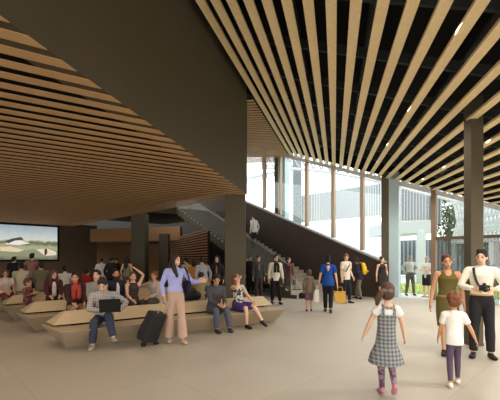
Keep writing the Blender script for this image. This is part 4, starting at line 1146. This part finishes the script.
# ---- walking away in the middle
hoodm = (120,106,88)
shorts_p = mat('striped_shorts', (150,60,60), .85, pattern='plaid', c2=(90,100,120), scale=9)
person('boy in brown hooded top and red checked shorts walking away beside the woman in blue', pos(309,311.5), yaw=-8, h=1.22, kid=True, skin='tan', hair=('short','brown'), top=('hoodie',hoodm), bottom=('shorts', shorts_p), shoes=(60,54,52), far=True, feet=[(-.07,-.07,.07),(.07,.08,.06)])
BW_ = person('dark-haired woman in a royal blue top walking away with two shopping bags', pos(328,312.5), yaw=-10, h=1.72, fem=True, skin='light', hair=('bun','black'), top=('tshirt', (34,74,150)), bottom=('trousers',(34,32,36)), shoes=(84,48,44), far=True,
       feet=[(-.07,.14,.08),(.07,-.12,.12)], toes=(0,(0,-25)), hands=[(-.27,.05,.86),(.28,.04,.84)],
       extra=lambda c: part(c, 'neckline', mat('skin_light', (0,0,0)), lambda bm: tube(bm, [c['sp'](0,-.098,.36), c['sp'](0,-.096,.46), c['sp'](0,-.045,.53)], [(.02,.02),(.055,.025),(.07,.03)], side=c['side']), 'bare back in the scooped neckline') )
def carrier(lab, s, c, p, w, hh):
    t_ = thing('shopping_bag', lab, 'bag', p, math.radians(-3 + s*10))
    bm = bmesh.new(); hull_box(bm, [V(q) for q in ((-.07,-w/2,0),(.07,-w/2,0),(.07,w/2,0),(-.07,w/2,0),(-.06,-w/2,hh),(.06,-w/2,hh),(.06,w/2,hh),(-.06,w/2,hh))]); obj('pouch', bm, cloth(c, rough=.6), t_, bevel=.006)
    bm = bmesh.new(); tube(bm, [(0,-w*.25,hh-.01),(0,-w*.18,hh+.13),(0,w*.18,hh+.13),(0,w*.25,hh-.01)], [.008]*4, n=8); obj('handle', bm, cloth(c, rough=.6), t_, smooth=True)
wr = world(BW_, (.36,.05,.30)); 
t_ = carrier('yellow-tan shopping bag carried in the right hand of the woman in blue', 1, (214,168,78), wr, .32, .34)
bpy.context.scene.objects['shopping_bag'].rotation_euler.z += 1.2
wr = world(BW_, (-.33,.05,.32)); carrier('white shopping bag carried in the other hand of the woman in blue', -1, (226,218,206), wr, .30, .36)
TS = person('man in a cream t-shirt with a dark shoulder strap strolling past the stair wall', pos(346,303), yaw=215, h=1.80, skin='light', hair=('short','auburn'), top=('tshirt',(216,204,184)), bottom=('trousers',(40,40,46)), shoes=(44,36,34), far=True, head=(-45,12,0), feet=[(-.08,.10,.08),(.10,-.08,.08)],
       hands=[(-.24,.12,.95),(.24,.0,.86)],
       extra=lambda c: part(c, 'shoulder_strap', cloth((44,40,40)), lambda bm: tube(bm, [c['sp'](.13,-.02,.1), c['sp'](.10,.12,.25), c['sp'](-.02,.135,.42), c['sp'](-.10,.06,.52), c['sp'](-.10,-.05,.5)], [(.024,.012)]*5, side=c['side'])))
BP = person('person in dark navy and grey trousers with a yellow backpack leaning by the stair wall', pos(360,299), yaw=62, h=1.66, skin='brown', hair=('short','black'), top=('jacket',(48,44,58)), bottom=('trousers',(112,104,94)), shoes=(48,42,40), far=True, lean=12, head=(0,14,0), feet=[(-.09,-.05,.08),(.1,.16,.08)], hands=[(-.15,.28,1.0),(.15,.28,1.0)])
bk = thing('backpack', 'yellow backpack worn by the person leaning by the stair wall', 'backpack', world(BP, BP['sp'](0,-.20,.10)), math.radians(62))
bm = bmesh.new(); tube(bm, [(0,0,.04),(0,.01,.2),(0,.05,.40)], [(.15,.09),(.16,.10),(.12,.07)], side=V((1,0,0)), n=16); blob('pouch', bm, cloth((222,180,52)), bk, .013)
bm = bmesh.new(); tube(bm, [(-.07,-.10,.1),(.07,-.10,.1)], [.05,.05], n=12); blob('pocket', bm, cloth((196,152,40)), bk, .013)
for s in (-1,1):
    bm = bmesh.new(); tube(bm, [(s*.09,.05,.40),(s*.11,.17,.46),(s*.11,.29,.42),(s*.12,.30,.22),(s*.11,.12,.08)], [(.022,.008)]*5, n=8); obj('strap', bm, cloth((196,152,40)), bk, smooth=True)
person('woman in a dark sleeveless dress standing against the end of the stair wall', at(382,14.3), yaw=186, h=1.68, fem=True, skin='light', hair=('bun','dark'), top=('dress',(54,48,46),.42,0), shoes=(40,34,32), far=True, hands=[(-.16,.12,1.02),(.25,.04,.84)], head=(10,0,0))
# ---- outside the glass
person('man in a pale grey shirt with hands on hips standing outside the glass', at(410,15.9), yaw=180, h=1.74, skin='tan', hair=('short','grey'), top=('shirt',(186,184,176),'tucked'), bottom=('trousers',(84,80,76)), far=True, hands=[(-.20,-.02,1.02),(.22,.0,1.02)], elbows=[(-1,-.4,-.2),(1,-.4,-.2)], feet=[(-.17,0,.08),(.17,0,.08)], head=(12,0,0))
person('woman in a white top and black shorts standing outside the glass', at(427,15.2), yaw=120, h=1.70, fem=True, skin='light', hair=('bob','grey'), top=('tshirt',(224,220,212)), bottom=('shorts',(44,42,42)), shoes=(190,150,120), far=True, hands=[(-.05,.3,1.15),(.1,.28,1.15)], head=(10,0,0))


# ------------------------------------------------------------------ light
apply_pending()
wld = bpy.data.worlds.new('sky'); bpy.context.scene.world = wld; wld.use_nodes = True
nt = wld.node_tree; bg = nt.nodes['Background']
tc = nt.nodes.new('ShaderNodeTexCoord'); sp = nt.nodes.new('ShaderNodeSeparateXYZ'); nt.links.new(tc.outputs['Generated'], sp.inputs[0])
rp = nt.nodes.new('ShaderNodeValToRGB'); nt.links.new(sp.outputs['Z'], rp.inputs[0])
rp.color_ramp.elements[0].color = (1,.97,.92,1); rp.color_ramp.elements[1].color = (.80,.90,1,1); rp.color_ramp.elements[1].position = .6
nt.links.new(rp.outputs[0], bg.inputs['Color']); bg.inputs['Strength'].default_value = 2.5
def area(name, loc, rot, sx, sy, w, c):
    l = bpy.data.lights.new(name, 'AREA'); l.shape = 'RECTANGLE'; l.size = sx; l.size_y = sy; l.energy = w; l.color = c
    o = bpy.data.objects.new(name, l); C.objects.link(o); o.location = loc; o.rotation_euler = rot; return o
def spot(name, loc, w, c, ang=150, r=.1):
    l = bpy.data.lights.new(name, 'SPOT'); l.energy = w; l.color = c; l.spot_size = math.radians(ang); l.spot_blend = .8; l.shadow_soft_size = r
    o = bpy.data.objects.new(name, l); C.objects.link(o); o.location = loc; return o
WARM = (1, .80, .56)
for i, (x, y) in enumerate([(-3.2,5.6),(-6.5,9.5),(-9.5,12.5),(-2.6,9.6),(-5.6,13.2),(-8.6,17),(-5.0,6.2),(-2.4,3.0),(-4.6,3.2)]):
    spot('fill_low', (x, y, HL-.012), [58,38,36,52,34,34,52,58,50][i], WARM, r=.02)  # unseen fill spots added to brighten the bench area
for t in (.112, 1.432, 3.082, 5.06):
    for d in (1.5, 4.5, 7.5, 10.5, 13.0):
        if d < d_face(t)-1:
            p = tp(t, d); spot('fill_hall', (p.x, p.y, cz(t,d)-.012), [40,100,165,180][(.112, 1.432, 3.082, 5.06).index(t)], (1,.95,.87), r=.02)  # unseen fill spots added to light the hall floor and, by bounce, the slats
for px_, d_ in ((12, 17.6), (45, 18.2), (80, 18.8)):
    p = at(px_, d_); spot('fill_wall', (p.x, p.y, HL-.02), 80, WARM, r=.02)  # unseen fill spots added to lift the dark screen wall
for x, y in ((-6.6, 20.8), (-8.6, 24.5), (-5.4, 24)): spot('fill_back', (x, y, 2.6), 60, WARM)  # unseen fill spots added behind the oak fascia
sun = bpy.data.lights.new('sun', 'SUN'); sun.energy = 1.5; sun.angle = .2; sun.color = (1,.95,.88)
so = bpy.data.objects.new('sun', sun); C.objects.link(so); so.rotation_euler = (math.radians(50), 0, math.radians(120))

cam = bpy.data.cameras.new('camera'); cam.sensor_width = 36; cam.lens = F/500*36; cam.shift_y = 58/500; cam.clip_end = 400
co = bpy.data.objects.new('camera', cam); C.objects.link(co); co.location = (0,0,EYE); co.rotation_euler = (PI/2,0,0)
sc = bpy.context.scene; sc.camera = co
sc.view_settings.view_transform = 'Standard'; sc.view_settings.look = 'None'; sc.view_settings.gamma = 1
sc.view_settings.use_curve_mapping = False; sc.view_settings.exposure = .36
sc.cycles.max_bounces = 8; sc.cycles.transparent_max_bounces = 16
